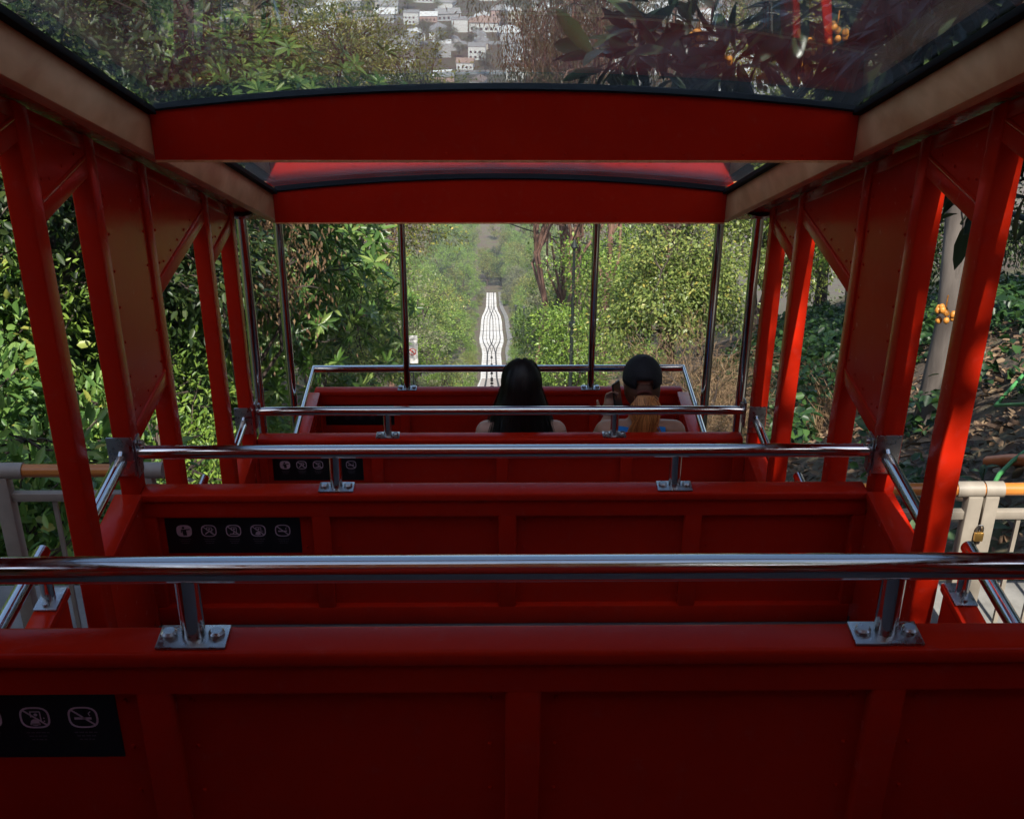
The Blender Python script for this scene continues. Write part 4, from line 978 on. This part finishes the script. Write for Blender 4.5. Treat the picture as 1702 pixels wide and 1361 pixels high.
# ------------------------------------------------------------------ poles, signs, cables along the track
def lamp_post(x, y, h, r, label, grp=None, arm=0):
    e = empty('lamp_post', G(x, y)); tag(e, label, 'lamp post', grp); m_ = MB(); m_.tube([(0, 0, -.2), (0, 0, h*.35), (0, 0, h)], [r*1.3, r, r*.75], 10)
    link('pole', m_.mesh('pole', smooth=True), GUNMETAL, e)
    m_ = MB(); m_.tube([(0, 0, h*.62), (0, 0, h*.64)], r*1.8, 10); m_.tube([(0, 0, h), (0, 0, h+.05), (0, 0, h+.22)], [r*1.3, r*1.9, r*.4], 10); link('lamp_head', m_.mesh('lamp_head', smooth=True), GUNMETAL, e)
lamp_post(-5.0, 128, 6.0, .11, 'slim dark lamp post left of the track, the nearer one')
lamp_post(-5.2, 168, 6.0, .11, 'slim dark lamp post left of the track, the farther one')
lamp_post(3.6, 128, 6.6, .11, 'slim dark lamp post right of the track with a sign before it')
lamp_post(3.3, 156, 5.5, .11, 'slim dark lamp post just left of the sign on the right')
lamp_post(1.93, 28, 5.3, .045, 'tall black lamp post right of the track beside the lime green tree')
WHITEP = simple('sign_white', (.80, .79, .76), .5, var=.04); REDP = simple('sign_red', (.62, .02, .02), .5); BLKP = simple('sign_black', (.015, .015, .015), .5)
def sign(x, y, z, w, h, label, rz=0):
    e = empty('warning_sign', (x, y, z-h*.7-1.2)); tag(e, label, 'sign'); b = Vector(e.location)
    def at_(m_): return [(a, bb, c) for a, bb, c in m_]
    MB().box(x-.02, x+.02, y+.012, y+.05, b.z-.6, z+h*.4).build('post', GUNMETAL, e)
    MB().box(x-w/2, x+w/2, y, y+.01, z-h/2, z+h/2).build('board', WHITEP, e)
    m_ = MB(); n_ = 32; cz = z-h*.08; r0, r1 = w*.36, w*.29
    for i in range(n_):
        a = 2*math.pi*i/n_; m_.v += [(x+r0*math.cos(a), y-.003, cz+r0*math.sin(a)), (x+r1*math.cos(a), y-.003, cz+r1*math.sin(a))]
    m_.f += [(2*i, 2*((i+1) % n_), 2*((i+1) % n_)+1, 2*i+1) for i in range(n_)]
    d = r1*.72; t = w*.035; k0 = len(m_.v); m_.v += [(x-d-t, y-.004, cz+d-t), (x-d+t, y-.004, cz+d+t), (x+d+t, y-.004, cz-d+t), (x+d-t, y-.004, cz-d-t)]; m_.f.append((k0, k0+1, k0+2, k0+3)); m_.build('prohibition_ring', REDP, e)
    m_ = MB(); c = .22*w
    for poly in ([(-.15, .95), (.15, .95), (.15, .62), (-.15, .62)], [(-.28, .55), (.3, .5), (.18, -.2), (-.2, -.15)], [(-.2, -.15), (.0, -.15), (-.35, -.95), (-.55, -.85)], [(.0, -.15), (.18, -.2), (.6, -.8), (.4, -.95)], [(.25, .5), (.3, .3), (.7, .1), (.72, .25)], [(-.28, .55), (-.25, .35), (-.7, .0), (-.75, .15)]):
        k0 = len(m_.v); m_.v += [(x+a*c, y-.002, cz+q*c) for a, q in poly]; m_.f.append((k0, k0+1, k0+2, k0+3))
    m_.build('walking_figure', BLKP, e)
    cu = bpy.data.curves.new('word', 'FONT'); cu.body = 'PELIGRO'; cu.size = w*.24; cu.align_x = 'CENTER'; cu.align_y = 'CENTER'; cu.extrude = .001
    tmp = bpy.data.objects.new('tmp', cu); col.objects.link(tmp); bpy.context.view_layer.update(); lm_ = bpy.data.meshes.new_from_object(tmp.evaluated_get(bpy.context.evaluated_depsgraph_get())); bpy.data.objects.remove(tmp); lm_.materials.clear(); lm_.materials.append(BLKP); t_ = bpy.data.objects.new('lettering', lm_); col.objects.link(t_); t_.rotation_euler = (R(90), 0, 0); t_.parent = e; t_.location = (0, y-.003-b.y, z+h*.37-b.z)
sign(-2.26, 32.0, -15.05, .30, .86, 'white warning sign with red prohibition ring left of the track')
sign(1.7, 68, -33.05, .42, .62, 'small white prohibition sign right of the track behind the dark-haired passenger')
def cable(pts, r, label):
    m_ = MB(); m_.tube(pts, r, 6); o = m_.build('cable', BLKP, None, smooth=True); tag(o, label, 'cable')
cable([(-6+16*t, 62-6*t, -18.2-3.0*t-1.6*math.sin(t*math.pi)) for t in np.linspace(0, 1, 16)], .035, 'black overhead cable sagging across the track corridor')
# pipe and hose on the right bank
def gline(p, lift): return [(x, y, float(ter(x, y))+lift) for x, y in p]
m_ = MB(); m_.tube(gline([(4.04, 8.85), (4.08, 8.6), (4.11, 8.36), (4.2, 7.9), (4.4, 7.2)], .07), .05, 12); tag(m_.build('pipe', simple('orange_pipe', (.62, .13, .03), .45), None, smooth=True), 'orange plastic pipe lying on the right bank', 'pipe')
m_ = MB(); m_.tube(gline([(3.7, 8.0), (3.88, 8.28), (4.02, 8.4), (4.16, 8.48), (4.5, 8.8), (4.75, 9.8), (4.92, 10.86), (5.11, 11.03), (5.34, 11.25), (5.8, 11.4), (7, 11.2)], .12), .018, 8); tag(m_.build('hose', simple('green_hose', (.05, .22, .06), .5), None, smooth=True), 'green garden hose snaking up the right bank', 'hose')
# rock on the left bank
bm = bmesh.new(); bmesh.ops.create_icosphere(bm, subdivisions=4, radius=1)
for v in bm.verts:
    p = v.co; f_ = 1+.16*math.sin(p.x*3.1+p.y*2)+.12*math.sin(p.z*4+p.x*2.3)+.05*math.sin(p.y*9+p.z*7); v.co = Vector((p.x*f_*1.0, p.y*f_*.9, p.z*f_*.62))
me = bpy.data.meshes.new('boulder'); bm.to_mesh(me); bm.free()
for p in me.polygons: p.use_smooth = True
o = link('boulder', me, concrete_mat('rock', (.12, .10, .085), (.30, .26, .22), 3), None, (-2.75, 8.6, float(ter(-2.75, 8.6))+.15)); tag(o, 'grey brown boulder on the left bank between the posts', 'boulder')

# ------------------------------------------------------------------ the city at the foot of the hill
ROOFS = [simple('roof_grey', (.30, .29, .28), .8), simple('roof_terracotta', (.34, .23, .18), .8), simple('roof_white', (.72, .71, .69), .7), simple('roof_brown', (.27, .20, .17), .8)]
WALLS = [simple('plaster_white', (.74, .72, .68), .8), simple('plaster_cream', (.62, .54, .44), .8), simple('plaster_pink', (.55, .36, .30), .8), simple('plaster_grey', (.45, .44, .43), .8)]
WIN = simple('dark_window', (.03, .035, .045), .15)
HOUSE = []
for v in range(5):
    w, d, h = [(11, 9, 4.5), (9, 12, 6.2), (14, 9, 4), (10, 10, 7.5), (16, 12, 5)][v]
    a = MB().box(-w/2, w/2, -d/2, d/2, -1, h)
    r_ = MB()
    if v in (3,): r_.box(-w/2-.2, w/2+.2, -d/2-.2, d/2+.2, h, h+.35)
    elif v in (0, 2): r_.prism([(-d/2-.5, h), (d/2+.5, h), (0, h+d*.26)], 'x', -w/2-.4, w/2+.4)
    else: r_.add([(-w/2-.5, -d/2-.5, h), (w/2+.5, -d/2-.5, h), (w/2+.5, d/2+.5, h), (-w/2-.5, d/2+.5, h), (-w*.12, 0, h+2.6), (w*.12, 0, h+2.6)], [(0, 1, 5, 4), (1, 2, 5), (2, 3, 4, 5), (3, 0, 4), (0, 3, 2, 1)])
    wn_ = MB()
    for fl in range(max(1, int(h//2.9))):
        x = -w/2+1.6
        while x < w/2-1:
            wn_.box(x-.6, x+.6, -d/2-.06, -d/2+.02, fl*2.9+1.0, fl*2.9+2.3); x += 2.6
    HOUSE.append((a.mesh('wall'), r_.mesh('roof'), wn_.mesh('windows')))
g = np.random.default_rng(91); HC_ = {}
nh = 0
for row, y in enumerate(np.arange(452, 960, 21.0)):
    for x in np.arange(-95, 150, 17.5):
        if g.random() < .14 or nh >= 290: continue
        v = int(g.integers(5)); ri = int(g.choice(4, p=[.40, .08, .36, .16])); wi = int(g.choice(4, p=[.5, .22, .1, .18])); rn = ['grey', 'terracotta', 'white', 'brown'][ri]; wnm = ['white', 'cream', 'pink', 'grey'][wi]
        sH = .65+.35*g.random(); e = empty('house', (x+g.normal(0, 4), y+g.normal(0, 5), -130), float(g.choice([0, math.pi/2]))+g.normal(0, .12)); e.scale = (sH, sH, sH); tag(e, f'small {wnm} walled house with {rn} roof in the city below', 'house', f'{wnm} houses with {rn} roofs in the city')
        for nm, me0, mt in zip(('wall', 'roof', 'windows'), HOUSE[v], (WALLS[wi], ROOFS[ri], WIN)):
            key = (v, nm, mt.name)
            if key not in HC_: c = me0.copy(); c.materials.append(mt); HC_[key] = c
            o = bpy.data.objects.new(nm, HC_[key]); col.objects.link(o); o.parent = e
            if nm == 'windows': o['kind'] = 'stuff'
        nh += 1
ASPH = concrete_mat('city_street', (.20, .20, .20), (.32, .32, .31), .3)
for i, y in enumerate(np.arange(441.5, 960, 63)):
    tag(MB().box(-200, 260, y-4, y+4, -130.2, -129.96).build('street', ASPH), 'grey street between the houses', kind='structure')
tag(MB().box(-5, 4, 330, 441, -130.3, -129.9).build('street', concrete_mat('pale_road', (.45, .44, .42), (.62, .60, .57), .4)), 'pale road at the foot of the track', kind='structure')
for i in range(85):
    x = g.uniform(-70, 110); y = g.uniform(410, 960); q = FAR[int(g.integers(3))*5+int(g.choice([1, 2, 4]))]
    plant_tree('tree', q, (BARK_D, None), (x, y, -130), 'street tree among the houses of the city below', 'tree', 'street trees in the city', g.random()*6, 1.0+.9*g.random())

# ------------------------------------------------------------------ haze in the valley air
hm = bpy.data.materials.new('haze'); hm.use_nodes = True; hn = hm.node_tree.nodes; hn.remove(hn['Principled BSDF'])
pv = hn.new('ShaderNodeVolumePrincipled'); pv.inputs['Color'].default_value = (.86, .90, .95, 1); pv.inputs['Density'].default_value = .0004; pv.inputs['Anisotropy'].default_value = .2
hm.node_tree.links.new(pv.outputs[0], hn['Material Output'].inputs['Volume'])
hz = MB().box(-2900, 2900, -420, 5800, -134, 16).build('haze', hm); tag(hz, 'thin pale haze over the valley', kind='stuff'); hz.display_type = 'WIRE'
